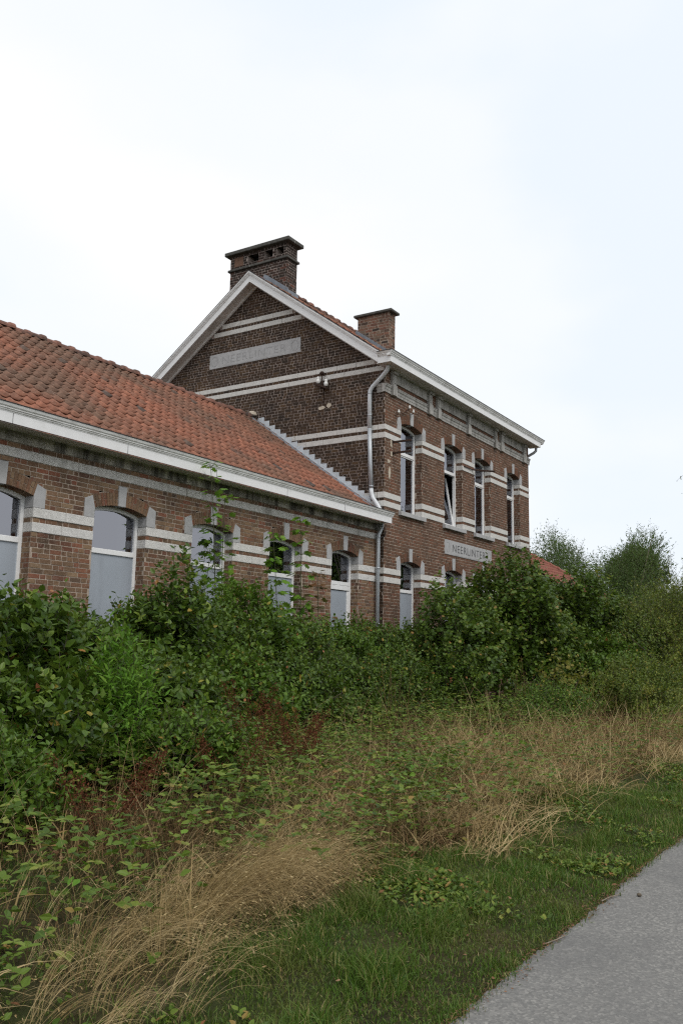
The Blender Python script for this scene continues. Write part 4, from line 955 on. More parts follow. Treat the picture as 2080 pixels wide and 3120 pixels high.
def thin_tubes(A, B, r0, r1):
    """many 3-sided straight twigs"""
    A, B = np.asarray(A, float), np.asarray(B, float); n = len(A); d = unit(B - A); ref = np.where(np.abs(d[:, 2:]) < .9, UPV[None], np.array([[1., 0, 0]]))
    x = unit(np.cross(d, ref)); y = np.cross(d, x); th = np.array([0, 2.094, 4.189])
    ring = x[:, None]*np.cos(th)[None, :, None] + y[:, None]*np.sin(th)[None, :, None]
    r0 = np.broadcast_to(r0, (n,)); r1 = np.broadcast_to(r1, (n,))
    V = np.concatenate([A[:, None] + ring*r0[:, None, None], B[:, None] + ring*r1[:, None, None]], 1)
    f = np.array([(0, 1, 4, 3), (1, 2, 5, 4), (2, 0, 3, 5)]); F = (f[None] + (np.arange(n)*6)[:, None, None]).reshape(-1, 4)
    return V.reshape(-1, 3), F
def lumpy(dirs, seed, amp=.25):
    r = np.random.default_rng(seed); s = np.zeros(len(dirs))
    for _ in range(7):
        a = unit(r.normal(size=3)); s += np.cos(dirs @ a*r.uniform(3, 7) + r.uniform(0, 6.28))
    return 1 + amp*s/2.6
def shrub(name, label, cat, x, y, rx, ry, top, leaf='oval', size=.07, twigs=900, per=10, mat=None, group=None, seed=1, tw_len=(.22, .5), amp=.25, spikes=0, spike_h=.4, droop=.0, stems=14, stem_mat=None, low=.06, base=None, upright=.6, wspread=1.0, extra=None):
    r = np.random.default_rng(seed); g = float(ground_z(np.array([x]), np.array([y]))[0]) if base is None else base
    root = empty(name, (x, y, g), label, cat, group); H = top - g; c = np.array([x, y, g + H*.42])
    d = unit(r.normal(size=(twigs, 3))); d[:, 2] = np.where(d[:, 2] < -.55, -d[:, 2], d[:, 2])
    rad = np.array([rx, ry, 1.]) ; up = np.where(d[:, 2] > 0, H*.56, H*.40); f = r.random(twigs)**.33*.97
    P = c + d*np.stack([np.full(twigs, rx), np.full(twigs, ry), up], 1)*(f*lumpy(d, seed, amp))[:, None]
    P[:, 2] = np.maximum(P[:, 2], g + low)
    outw = unit(d*np.array([1, 1, .8])); tdir = unit(outw*.75 + UPV*upright + r.normal(0, .45, (twigs, 3)))
    L = r.uniform(*tw_len, twigs)
    if spikes:
        k = spikes; sdv = unit(np.stack([r.normal(0, .8, k), r.normal(0, .8, k), np.ones(k)], 1)); PS = c + sdv*np.array([rx, ry, H*.56])*lumpy(sdv, seed, amp)[:, None]*.85
        P = np.vstack([P, PS]); tdir = np.vstack([tdir, unit(UPV + r.normal(0, .18, (k, 3)))]); L = np.concatenate([L, r.uniform(.6, 1.3, k)*spike_h]); outw = np.vstack([outw, sdv])
    n = len(P); A = P - tdir*L[:, None]*.45
    t = (np.arange(per) + .6)/per; t = np.clip(t[None] + r.normal(0, .04, (n, per)), .05, 1.03)
    LP = A[:, None] + tdir[:, None]*(L[:, None]*t)[..., None]
    az = r.uniform(0, 6.28, n)[:, None] + np.arange(per)[None]*2.4
    ref = unit(np.cross(tdir, UPV[None] + .01)); rf2 = np.cross(tdir, ref)
    rad_d = ref[:, None]*np.cos(az)[..., None] + rf2[:, None]*np.sin(az)[..., None]
    LD = unit(rad_d*wspread + tdir[:, None]*.55 + UPV*(.1 - droop) + r.normal(0, .2, LP.shape))
    LN = unit(UPV*.85 + outw[:, None]*.45 + r.normal(0, .45, LP.shape))
    S = size*r.uniform(.6, 1.25, (n, per))*(1.12 - .45*t)
    lv = Leaves(); rn = np.clip(np.repeat(r.random((n, 1)), per, 1)*.5 + r.random((n, per))*.5, 0, 1)
    rn = np.where(r.random((n, per)) < .022, r.uniform(.96, 1, (n, per)), rn*.96)
    lv.add(LP.reshape(-1, 3), LD.reshape(-1, 3), LN.reshape(-1, 3), S.ravel(), leaf, rn.ravel())
    lv.build('foliage', mat or LEAF_DARK, root)
    # twigs and stems
    V1, F1 = thin_tubes(A[::2], (A + tdir*L[:, None])[::2], .003, .0015)
    sel = r.choice(n, min(stems, n), replace=False); mb = MB()
    for i_ in sel:
        b0 = np.array([x + r.normal(0, rx*.18), y + r.normal(0, ry*.18), g - .05]); e_ = A[i_]; mid = (b0 + e_)/2 + r.normal(0, .06, 3) + (0, 0, .1*H)
        tt = np.linspace(0, 1, 6)[:, None]; pts = (1-tt)**2*b0 + 2*tt*(1-tt)*mid + tt**2*e_
        mb.tube(pts, np.linspace(.016, .004, 6)*max(1., H/2.2), 5, caps=False)
    so_ = mb.build('stem', stem_mat or BARK, root)
    put('twigs', mesh_data('twigs', V1, [F1], stem_mat or BARK), root)
    return root

# --- the row of dark shrubs under the wing windows -------------------------------------------------
HG = 'dark shrubs along the foot of the wall'
shrub('dark_shrub', 'dark green shrub at the left picture edge under the cut-off window', 'shrub', -12.15, -2.75, 1.15, 1.0, .42, size=.125, twigs=900, seed=1, group=HG, spikes=24, spike_h=.4)
shrub('dark_shrub', 'dark shrub in front of the brick pier left of the second window', 'shrub', -10.75, -2.35, .85, .95, .36, size=.12, twigs=700, seed=2, group=HG, spikes=20, spike_h=.38)
shrub('dark_shrub', 'low dark shrub hiding the foot of the second tall window', 'shrub', -9.75, -2.0, .75, .9, -.04, size=.112, twigs=560, seed=3, group=HG, spikes=10, spike_h=.45)
shrub('dark_shrub', 'tall dark shrub rising on the pier between second and third window', 'shrub', -8.95, -1.85, .72, .9, .92, size=.108, twigs=650, seed=4, group=HG, spikes=16, spike_h=.5)
shrub('dark_shrub', 'wide dark shrub below the third window and its saplings', 'shrub', -7.85, -1.75, .95, .9, .62, size=.10, twigs=800, seed=5, group=HG, spikes=12, spike_h=.35)
shrub('dark_shrub', 'peaked dark shrub on the pier between third and fourth window', 'shrub', -6.75, -1.6, .8, .85, 1.0, size=.096, twigs=720, seed=6, group=HG, spikes=14, spike_h=.4, mat=LEAF_MID)
shrub('dark_shrub', 'dark shrub standing under the fourth wing window', 'shrub', -5.6, -1.5, .85, .85, .50, size=.09, twigs=720, seed=7, group=HG, spikes=12)
shrub('dark_shrub', 'shrub with a few yellowing leaves under the white half-panelled door', 'shrub', -4.25, -1.5, 1.0, .85, .50, size=.086, twigs=800, seed=8, group=HG, mat=LEAF_MID, spikes=14)
shrub('dark_shrub', 'dark shrub at the foot of the grey downpipe', 'shrub', -2.85, -1.5, 1.0, .85, .58, size=.084, twigs=850, seed=9, group=HG, spikes=16)
shrub('dark_shrub', 'dark shrub under the first ground floor window of the house', 'shrub', -1.45, -1.6, 1.0, .85, .66, size=.072, twigs=850, seed=10, group=HG, spikes=14)
FG = 'leafy plants at the front of the shrub row'
shrub('leafy_plant', 'fresh bright green leafy plant in front of the dark shrubs', 'plant', -11.55, -3.75, .42, .45, -.02, leaf='lance', size=.10, twigs=330, seed=21, mat=LEAF_BRIGHT, group=FG, stems=10, stem_mat=STEM_GREEN)
shrub('leafy_plant', 'green leafy plant low at the left picture edge', 'plant', -13.45, -4.55, .45, .5, -.62, size=.075, twigs=340, seed=22, mat=LEAF_MID, group=FG, stems=10, stem_mat=STEM_GREEN)
shrub('dark_shrub', 'dark shrub bulging forward below the left windows', 'shrub', -12.75, -3.75, .85, .7, -.25, size=.115, twigs=560, seed=23, group=HG)
shrub('dark_shrub', 'dark shrub bulging forward beside the bright green plant', 'shrub', -10.35, -3.15, .95, .75, -.12, size=.11, twigs=650, seed=24, group=HG)
shrub('leafy_plant', 'mid green plant at the middle of the shrub row front', 'plant', -8.75, -2.85, .85, .7, -.12, size=.09, twigs=600, seed=25, mat=LEAF_MID, group=FG)
shrub('dark_shrub', 'low dark shrub in front of the peaked shrub', 'shrub', -7.2, -2.6, .95, .7, -.05, size=.088, twigs=680, seed=26, group=HG)
shrub('dark_shrub', 'low dark shrub in front of the white half-panelled door', 'shrub', -5.4, -2.45, 1.05, .7, .0, size=.07, twigs=850, seed=27, group=HG)
shrub('dark_shrub', 'low dark shrub in front of the downpipe', 'shrub', -3.7, -2.4, 1.05, .7, .02, size=.07, twigs=850, seed=28, group=HG)
shrub('dark_shrub', 'low dark shrub beside the hazel bush', 'shrub', -2.15, -2.6, 1.0, .7, .0, size=.07, twigs=800, seed=29, group=HG)
shrub('leafy_plant', 'mid green leafy plant under the left windows near the dead stalks', 'plant', -11.1, -4.35, .6, .5, -.62, size=.07, twigs=420, seed=30, mat=LEAF_MID, group=FG)

# --- hazels and thicket on the right ---------------------------------------------------------------
HZ = 'hazel bushes in front of the house'
shrub('hazel_bush', 'big hazel bush covering the lower end of the house front', 'bush', 1.4, -2.7, 1.8, 1.5, 1.80, leaf='round', size=.098, twigs=2300, seed=41, mat=LEAF_HAZEL, group=HZ, spikes=30, spike_h=.30, amp=.24, tw_len=(.3, .65), droop=.15, stems=22)
shrub('hazel_bush', 'hazel bush with big round leaves below the red annex roof', 'bush', 4.3, -3.0, 2.3, 1.5, 2.0, leaf='round', size=.105, twigs=2000, seed=42, mat=LEAF_HAZEL, group=HZ, spikes=26, spike_h=.5, amp=.3, tw_len=(.3, .65), droop=.15, stems=20)
shrub('hazel_bush', 'lower hazel shoots at the front of the big hazel bush', 'bush', -1.25, -2.5, 1.25, 1.0, 1.2, leaf='round', size=.09, twigs=950, seed=43, mat=LEAF_HAZEL, group=HZ, spikes=14, spike_h=.25, droop=.15)
TG = 'thicket beside the path on the right'
shrub('thicket_bush', 'olive brown thicket bush at the right picture edge', 'bush', 6.6, -5.0, 3.0, 1.7, 1.95, leaf='tri_oval', size=.072, twigs=3300, seed=44, mat=LEAF_OLIVE, group=TG, spikes=50, spike_h=.5, amp=.28, tw_len=(.3, .7), stems=26, stem_mat=BARK)
shrub('thicket_bush', 'tall olive bush behind the right edge thicket', 'bush', 13.5, -4.2, 4.0, 2.2, 2.3, leaf='tri_oval', size=.095, twigs=2600, seed=45, mat=LEAF_OLIVE, group=TG, spikes=50, spike_h=.8, amp=.28, tw_len=(.4, .9), stems=24, stem_mat=BARK)
shrub('thicket_bush', 'green bush filling the gap right of the annex roof', 'bush', 10.2, -2.6, 2.4, 1.6, 2.15, leaf='tri_oval', size=.07, twigs=1700, seed=46, mat=LEAF_MID, group=TG, spikes=30, spike_h=.5)
shrub('thicket_bush', 'low dark bush at the foot of the right thicket', 'bush', 1.9, -5.3, 2.3, .95, -.1, leaf='tri_oval', size=.07, twigs=1500, seed=47, mat=LEAF_OLIVE, group=TG, spikes=24, spike_h=.35)
shrub('thicket_bush', 'fresh green bush between hazel and thicket', 'bush', 2.9, -4.3, 1.2, .9, .35, leaf='round', size=.085, twigs=800, seed=48, mat=LEAF_MID, group=TG, spikes=14, spike_h=.4)
shrub('thicket_bush', 'low green bush where the dry grass ends on the right', 'bush', -1.2, -4.3, 1.5, .8, -.55, size=.055, twigs=900, seed=49, mat=LEAF_MID, group=TG, spikes=24, spike_h=.4)
shrub('yellow_shrub', 'small shrub with yellow green round leaves before the hazel', 'shrub', -.55, -4.35, .5, .45, -.1, leaf='round', size=.08, twigs=75, seed=50, mat=LEAF_YELLOW, per=7, spikes=7, spike_h=.5)

def leaf_objects(lv, mat, root):
    for V_, F_, R_ in zip(lv.V, lv.F, lv.R):
        put('leaf', mesh_data('leaf', V_, [F_ - F_.min()], mat, rnd=R_), root)
# --- saplings in front of the wing ------------------------------------------------------------------
def sapling(label, x, y, top, lean, n_whorl, size, mat, seed, leaf='maple', base_z=None):
    r = np.random.default_rng(seed); g = float(ground_z(np.array([x]), np.array([y]))[0]); root = empty('maple_sapling', (x, y, g), label, 'sapling', 'saplings growing out of the shrubs')
    t = np.linspace(0, 1, 14)[:, None]; b = np.array([x, y, g - .05]); e_ = np.array([x + lean[0], y + lean[1], top]); side = unit(r.normal(size=3)*[1, 1, 0])
    pts = b + (e_ - b)*t + side*.05*np.sin(t*5.5 + r.uniform(0, 3))
    m = MB(); m.tube(pts, np.linspace(.014, .004, 14), 6); lv = Leaves(); tw_a, tw_b = [], []
    zs = np.linspace(.38, 1.0, n_whorl)
    for k, q in enumerate(zs):
        c = np.array([np.interp(q, t[:, 0], pts[:, j]) for j in range(3)]); m_ = 4 if q < .98 else 7
        for j in range(m_):
            a = k*1.57 + j*6.28/m_ + r.normal(0, .35); el = r.uniform(.15, .6) if q < .98 else r.uniform(.2, 1.1); L = r.uniform(.10, .24)*(1.15 - .55*q) + .03
            d = np.array([math.cos(a)*math.cos(el), math.sin(a)*math.cos(el), math.sin(el)]); p = c + d*L; tw_a.append(c); tw_b.append(p)
            for w_ in range(1 if r.random() < .65 else 2):
                dd_ = unit(d*[1, 1, 0] + np.array([0, 0, -.35]) + r.normal(0, .25, 3)); nn = unit(UPV + d*.4 + r.normal(0, .3, 3))
                lv.add([p - d*L*.3*w_], dd_[None], nn[None], size*r.uniform(.7, 1.2)*(1.1 - .3*q), leaf, np.clip(np.array([r.random()*.6 + .35*q]), 0, 1))
    for j in range(5):   # side shoots lower down
        q = r.uniform(.32, .6); c = np.array([np.interp(q, t[:, 0], pts[:, i_]) for i_ in range(3)]); a = r.uniform(0, 6.28); d = unit(np.array([math.cos(a), math.sin(a), 1.1])); L = r.uniform(.25, .5); tw_a.append(c); tw_b.append(c + d*L)
        for q2 in np.linspace(.4, 1, 5):
            p = c + d*L*q2; dd_ = unit(r.normal(size=3)*[1, 1, .4] + d*.3); lv.add([p], dd_[None], unit(UPV + r.normal(0, .4, 3))[None], size*r.uniform(.6, 1.), leaf)
    leaf_objects(lv, mat, root)
    for a_, b_ in zip(tw_a, tw_b): m.tube([a_, (a_ + b_)/2, b_], [.004, .003, .002], 4, caps=False)
    m.build('stem', STEM_GREEN, root)
sapling('tallest maple sapling reaching the gutter in front of the third window', -6.12, -.5, 2.93, (-.55, .0), 13, .165, LEAF_BRIGHT, 61)
sapling('maple sapling on the pier right of the third window', -6.11, -.42, 2.46, (-.06, .0), 11, .16, LEAF_BRIGHT, 62)
sapling('sapling with dense top leaves crossing the fourth window', -4.66, -.5, 1.96, (-.18, .0), 11, .21, LEAF_BRIGHT, 63)
sapling('sapling with pale top and reddish lower leaves beside the fourth window', -3.98, -.5, 2.38, (-.04, .0), 12, .19, LEAF_BRIGHT, 64)
sapling('short sapling with orange tinted leaves right of the fourth window', -3.85, -.75, 1.35, (.1, .0), 9, .19, LEAF_RED, 65)
sapling('thin leafy sapling between second and third window', -6.75, -.5, 1.5, (.1, .0), 9, .16, LEAF_MID, 66)

# --- trees -------------------------------------------------------------------------------------------
def tree(name, label, x, y, g, H, crown_r, crown_base, leaf, size, nb, per, mat, seed, group=None, bark=None, upright=.5, amp=.3, tr=.12, tw=(.5, 1.1), fill=.33, droop=0., clumps=22):
    r = np.random.default_rng(seed); root = empty(name, (x, y, g), label, 'tree', group)
    m = MB(); t = np.linspace(0, 1, 10)[:, None]; tp = np.array([x, y, g]) + np.array([r.normal(0, .2), r.normal(0, .2), H*.8])*t + .08*np.sin(t*5)*np.array([1, 1, 0])
    m.tube(tp, np.linspace(tr, tr*.2, 10), 8)
    cz = g + crown_base + (H - crown_base)*.5; c = np.array([x, y, cz]); rz = (H - crown_base)*.5
    cl = unit(r.normal(size=(clumps, 3))); clp = c + cl*np.array([crown_r, crown_r, rz])*(r.random((clumps, 1))**.4*.8)
    for k in range(clumps):
        q = np.clip((clp[k, 2] - g)/H - .18, .15, .95); s_ = np.array([np.interp(q, t[:, 0], tp[:, j]) for j in range(3)]); mid = (s_ + clp[k])/2 + (0, 0, .1*rz); tt = np.linspace(0, 1, 5)[:, None]
        m.tube((1-tt)**2*s_ + 2*tt*(1-tt)*mid + tt**2*clp[k], np.linspace(tr*.35, tr*.06, 5), 5, caps=False)
    m.build('trunk', bark or BARK, root)
    k = r.integers(clumps, size=nb); d = unit(r.normal(size=(nb, 3))); cr_ = crown_r*.42*(1 + amp*r.normal(size=clumps))[k]
    P = clp[k] + d*cr_[:, None]*(r.random((nb, 1))**fill)*np.array([1, 1, .85])
    outw = unit(P - c); tdir = unit(d*.6 + outw*.4 + UPV*upright + r.normal(0, .35, (nb, 3))); L = r.uniform(*tw, nb); A = P - tdir*L[:, None]*.4
    tt = np.clip((np.arange(per) + .6)/per + r.normal(0, .05, (nb, per)), 0, 1.05); LP = A[:, None] + tdir[:, None]*(L[:, None]*tt)[..., None] + r.normal(0, .02, (nb, per, 3))
    LD = unit(r.normal(0, .8, LP.shape) + tdir[:, None]*.6 - UPV*droop); LN = unit(UPV*.7 + outw[:, None]*.4 + r.normal(0, .5, LP.shape))
    lv = Leaves(); rn = np.clip(np.repeat(r.random((nb, 1)), per, 1)*.5 + r.random((nb, per))*.5, 0, 1)
    lv.add(LP.reshape(-1, 3), LD.reshape(-1, 3), LN.reshape(-1, 3), (size*r.uniform(.6, 1.2, (nb, per))).ravel(), leaf, rn.ravel()); lv.build('crown', mat, root)
    V1, F1 = thin_tubes(A, A + tdir*L[:, None], .008, .003); put('twigs', mesh_data('twigs', V1, [F1], bark or BARK), root)
    return root
shrub('sallow_tree', 'tall leafy bush with upright shoots behind the annex roof', 'tree', 20.0, 2.6, 3.2, 2.2, 5.1, size=.17, leaf='tri_lance', twigs=3000, per=12, seed=71, mat=LEAF_TREE, spikes=90, spike_h=1.2, amp=.22, tw_len=(.6, 1.3), upright=1.3, stems=30, stem_mat=BARK_LIGHT)
shrub('sallow_tree', 'leafy bush with upright shoots left of the dark willow', 'tree', 24.5, 1.2, 2.5, 2.0, 5.2, size=.17, leaf='tri_lance', twigs=1900, per=12, seed=72, mat=LEAF_TREE, spikes=60, spike_h=1.4, amp=.22, tw_len=(.6, 1.3), upright=1.3, stems=22, stem_mat=BARK_LIGHT)
tree('willow_tree', 'round dark green willow standing against the sky', 37.5, 3.5, -1.2, 8.7, 2.0, 1.0, 'tri_lance', .22, 4200, 11, LEAF_TREE, 73, tw=(.6, 1.4), tr=.2, clumps=30)
tree('willow_tree', 'lower willow crown right of the round willow', 42, .9, -1.2, 5.4, 2.4, .3, 'tri_lance', .22, 2800, 11, LEAF_TREE, 74, tw=(.6, 1.4), tr=.18)
tree('poplar_tree', 'yellowish small tree at the right picture edge', 27.0, -4.6, -1.3, 4.9, 2.3, .3, 'tri_oval', .11, 2600, 10, LEAF_TREE2, 75, tw=(.4, .9), tr=.14)
tree('birch_tree', 'birch whose thin hanging twigs enter at the right picture edge', 9.6, -6.6, -1.45, 8.6, 1.9, 4.4, 'oval', .06, 700, 9, LEAF_TREE2, 76, bark=BARK_LIGHT, tw=(.4, 1.0), droop=.5, upright=-.3, tr=.11, fill=.6)
tree('alder_tree', 'mid green tree beyond the thicket', 30, .2, -1.3, 5.4, 3.0, .5, 'tri_oval', .12, 1500, 10, LEAF_OLIVE, 77, tr=.14)
# trees across the path, seen only as reflections in the window panes
RT = 'trees across the path'
for k, (x, y, H, cr_) in enumerate(((16, -27, 5.6, 2.6), (20, -26, 6.4, 2.8), (13, -28, 4.6, 2.4), (26, -19, 11.5, 3.6), (31, -20, 12.5, 3.8), (37, -21, 13, 4.0), (24, -17.5, 10.5, 3.0))):
    tree('roadside_tree', ['low tree', 'low bushy tree', 'lowest tree', 'tall dark tree', 'tall broad tree', 'tall far tree', 'tall slim tree'][k] + ' across the path, mirrored in the windows', x, y, -1.5, H, cr_, H*.12, 'tri', .42, 1100, 7, LEAF_DARK, 80 + k, RT, tw=(.5, 1.2), clumps=16)

# --- ground cover: verge grass, dry grass, brambles --------------------------------------------------
def scatter(n, x0, x1, y0, y1, dens, m=200):
    P = np.stack([rng.uniform(x0, x1, n), rng.uniform(y0, y1, n)], 1); keep = rng.random(n) < dens(P[:, 0], P[:, 1]); P = P[keep]
    P3 = np.stack([P[:, 0], P[:, 1], ground_z(P[:, 0], P[:, 1])], 1); return P3[in_view(P3 + [0, 0, .2], m)]
def sm(v, a, b): t = np.clip((v - a)/(b - a), 0, 1); return t*t*(3 - 2*t)
def edge_y(x): return -8.20 + .016*wob(x, 0*x, 2.4, 11) + .012*wob(x, 0*x, 9, 12)
def green_d(x, y): return sm(y, edge_y(x) - .09, edge_y(x) + .06)*(1 - .82*sm(y + .38*wob(x, y, 1.7, 31), -7.25, -6.6))*(.58 + .42*np.clip(.5 + wob(x, y, 6, 32), 0, 1))
gr = Leaves()
for (n, x0, x1, hs0, w0) in ((150000, -16.0, -11.8, 1.0, .0042), (120000, -11.8, -6.5, 1.0, .0055), (70000, -6.5, 4, 1.1, .009)):
    P = scatter(n, x0, x1, -8.3, -4.6, green_d); k = len(P)
    tuft = np.clip(.55 + .5*wob(P[:, 0], P[:, 1], 8.5, 33), .22, 1.4); near_edge = 1 - .55*(1 - sm(P[:, 1], edge_y(P[:, 0]), edge_y(P[:, 0]) + .5))
    H = rng.gamma(4, .017, k)*tuft**1.5*hs0*near_edge + .015
    gr.strips(P, H, rng.uniform(0, 6.28, k), np.abs(rng.normal(.35, .35, k)), rng.normal(1.0, .6, k), w0*rng.uniform(.6, 1.4, k), 3 if x0 < -12 else 2)
gr.build('verge_grass', GRASS, kind='stuff')
# broad-leaved weeds in the verge
wd = Leaves(); P = scatter(30000, -15.5, -3, -8.1, -6.0, lambda x, y: .75*np.clip(wob(x, y, 2.6, 35), 0, 1)**1.5); k = len(P)
for j in range(3):
    a = rng.uniform(0, 6.28, k); wd.add(P + rng.normal(0, .02, (k, 3))*[1, 1, 0] + [0, 0, .03], np.stack([np.cos(a), np.sin(a), rng.uniform(.1, .8, k)], 1), UPV + rng.normal(0, .3, (k, 3)), rng.uniform(.022, .05, k), 'oval')
wd.build('verge_weeds', LEAF_BRAMBLE, kind='stuff')
# long dry grass
st = Leaves(); heads = []
def straw(P, az, Hm, lean, curl, w_=.0030, segs=6, lv=None, bundle=0, spread=.022):
    k = len(P); H = Hm*rng.uniform(.55, 1.25, k); da = rng.normal(0, .35, k); dn = np.abs(rng.normal(lean, .22, k)); dc = rng.normal(curl, .4, k); rn = rng.random(k)
    if bundle:            # strands grow in tufts that share their lean
        nb = max(1, k//bundle); bi = rng.integers(nb, size=k); ctr = np.zeros((nb, 3)); ctr[bi] = P
        P = ctr[bi] + rng.normal(0, spread, (k, 3))*[1, 1, 0]
        da = rng.normal(0, .45, nb)[bi] + rng.normal(0, .16, k); dn = np.abs(rng.normal(lean, .25, nb)[bi] + rng.normal(0, .10, k)); dc = rng.normal(curl, .45, nb)[bi] + rng.normal(0, .18, k)
        H = Hm*rng.uniform(.6, 1.2, nb)[bi]*rng.uniform(.7, 1.15, k); rn = np.clip(rng.random(nb)[bi]*.65 + rng.random(k)*.35, 0, 1)
    c = (lv or st).strips(P, H, az + da, dn, dc, w_*rng.uniform(.6, 1.3, k), segs, rn)
    heads.append((c[:, -2], c[:, -1])); return c
def dist_w(P, w_): return w_*np.maximum(1., np.linalg.norm(P - CAMP, axis=1)/5.0)
# big combed clump near the camera: stems rise on the left and arch over to the right and the path
for (cx, cy, sx, sy, n, Hm, az) in ((-13.35, -6.6, .20, .13, 850, .60, -1.05), (-13.0, -6.55, .22, .14, 1150, .64, -1.0), (-12.65, -6.5, .2, .14, 1000, .60, -.95), (-13.8, -6.65, .25, .2, 480, .52, -1.05), (-14.3, -6.7, .28, .2, 480, .5, -.9), (-14.6, -6.95, .28, .2, 400, .42, -.5), (-13.6, -6.5, .6, .25, 220, .7, .6), (-12.7, -6.4, .5, .25, 220, .6, -2.6)):
    P2 = rng.normal(size=(n, 2))*[sx, sy] + [cx, cy]; P = np.stack([P2[:, 0], P2[:, 1], ground_z(P2[:, 0], P2[:, 1])], 1)
    straw(P, np.full(n, az), Hm, .6, 1.75, .0021, 8, bundle=11)
# patches of flattened dry grass along the bank
def straw_d(x, y): return np.clip(.42 + .75*wob(x, y, 2.6, 41), .08, 1)*sm(y, -7.3, -6.6)*(1 - sm(y + .03*x, -4.6, -3.2))*(.22 + .78*sm(x, -12.0, -9.0))
P = scatter(50000, -15.5, 3.5, -7.2, -2.8, straw_d); k = len(P)
straw(P, -.6 + 1.8*wob(P[:, 0], P[:, 1], 1.6, 42) + rng.normal(0, .9, len(P)), .54, .78, .95, dist_w(P, .0024), 4, bundle=9, spread=.09)
P = scatter(11000, -11.5, 6, -7.2, -5.4, lambda x, y: np.clip(.35 + .9*wob(x, y, 1.1, 43), 0, 1)); straw(P, -.4 + 1.5*wob(P[:, 0], P[:, 1], 1.4, 44) + rng.normal(0, .7, len(P)), .46, .95, .8, dist_w(P, .0027), 4, bundle=10, spread=.10)
# upright sparse stalks
P = scatter(2600, -15, 3, -6.8, -2.6, lambda x, y: np.full_like(x, .6)); straw(P, rng.uniform(0, 6.28, len(P)), .85, .35, .9, dist_w(P, .0022), 5)
hp = np.vstack([h[1] for h in heads]); hd = np.vstack([h[1] - h[0] for h in heads]); sel = rng.random(len(hp)) < .22; hp, hd = hp[sel], unit(hd[sel])
for j in range(3): st.add(hp - hd*rng.uniform(0, .07, (len(hp), 1)), hd + rng.normal(0, .35, hp.shape), rng.normal(size=hp.shape), rng.uniform(.010, .024, len(hp)), 'lance')
st.build('dry_grass', STRAW, kind='stuff')
# brown dead stalks tangled below
ds = Leaves(); P = scatter(46000, -15.5, 1, -6.9, -2.9, lambda x, y: np.clip(.5 - .6*wob(x, y, 1.3, 41), .1, 1)*(1 - .55*sm(x, -11.5, -9))); k = len(P)
ds.strips(P, rng.uniform(.15, .55, k), rng.uniform(0, 6.28, k), np.abs(rng.normal(.75, .5, k)), rng.normal(.6, .8, k), dist_w(P, .0032), 3)
ds.build('dead_stalks', STALK_BROWN, kind='stuff')
# brambles and creepers over the bank
br = Leaves()
def bram(n, x0, x1, y0, y1, dens, hmax, s0, s1):
    P = scatter(n, x0, x1, y0, y1, dens); k = len(P); h = hmax*rng.random(k)**.7; P = P + np.stack([0*h, 0*h, h], 1); a0 = rng.uniform(0, 6.28, k); rn = rng.random(k)
    for j in range(3):
        a = a0 + j*2.094 + rng.normal(0, .2, k); br.add(P, np.stack([np.cos(a), np.sin(a), rng.uniform(-.2, .5, k)], 1), UPV + rng.normal(0, .35, (k, 3)) - [0, .15, 0], rng.uniform(s0, s1, k), 'oval', np.clip(rn*.8 + rng.random(k)*.2, 0, 1))
bram(14500, -15.5, -8, -6.9, -3.2, lambda x, y: np.clip(.38 + .6*wob(x, y, 3.4, 51), .06, 1)*(.6 + .4*sm(x, -12.6, -10.5))*(1 - .45*sm(-y, 6.2, 6.9)), .46, .036, .074)
bram(10500, -8, 3, -6.9, -2.8, lambda x, y: np.clip(.38 + .6*wob(x, y, 2.8, 52), .08, 1), .40, .035, .062)
bram(6500, -14, -1, -4.4, -2.6, lambda x, y: np.full_like(x, .6), .55, .035, .06)
br.build('brambles', LEAF_BRAMBLE, kind='stuff')
# a few larger pale leaves standing out of the tangle
bl = Leaves(); P = scatter(700, -14.5, -7, -6.4, -3.6, lambda x, y: np.clip(wob(x, y, 1.2, 53), 0, 1)); P = P + np.stack([0*P[:, 0], 0*P[:, 0], rng.uniform(.25, .5, len(P))], 1); a = rng.uniform(0, 6.28, len(P))
bl.add(P, np.stack([np.cos(a), np.sin(a), rng.uniform(-.6, .4, len(P))], 1), UPV + rng.normal(0, .55, P.shape) - [0, .3, 0], rng.uniform(.045, .075, len(P)), 'oval'); bl.build('pale_bramble_leaves', LEAF_BRIGHT, kind='stuff')
# dead and fallen leaves
dl = Leaves(); P = scatter(3800, -15, 0, -8.2, -3, lambda x, y: np.where(y > -6.6, .5, .10)); P = P + np.stack([0*P[:, 0], 0*P[:, 0], np.where(P[:, 1] > -6.6, rng.uniform(.1, .45, len(P)), rng.uniform(.03, .07, len(P)))], 1); a = rng.uniform(0, 6.28, len(P))
big = np.where(rng.random(len(P)) < .08, 1.5, 1.0)
dl.add(P, np.stack([np.cos(a), np.sin(a), rng.uniform(-.3, .4, len(P))], 1), UPV + rng.normal(0, .6, P.shape), rng.uniform(.018, .036, len(P))*big, 'oval')
nq = 3200; q = rng.uniform(-15.5, -6, nq); yy = edge_y(q) + rng.normal(.0, .035, nq)*(.4 + 1.2*np.clip(wob(q, 0*q, 3, 77), 0, 1)); a = rng.uniform(0, 6.28, nq)   # crumbs along the path edge
dl.add(np.stack([q, yy, np.full(nq, -1.591)], 1), np.stack([np.cos(a), np.sin(a), 0*a + .05], 1), UPV + rng.normal(0, .3, (nq, 3)), rng.uniform(.004, .018, nq), 'oval', rng.random(nq)*.6)
dl.build('leaf_litter', LEAF_DEAD, kind='stuff')
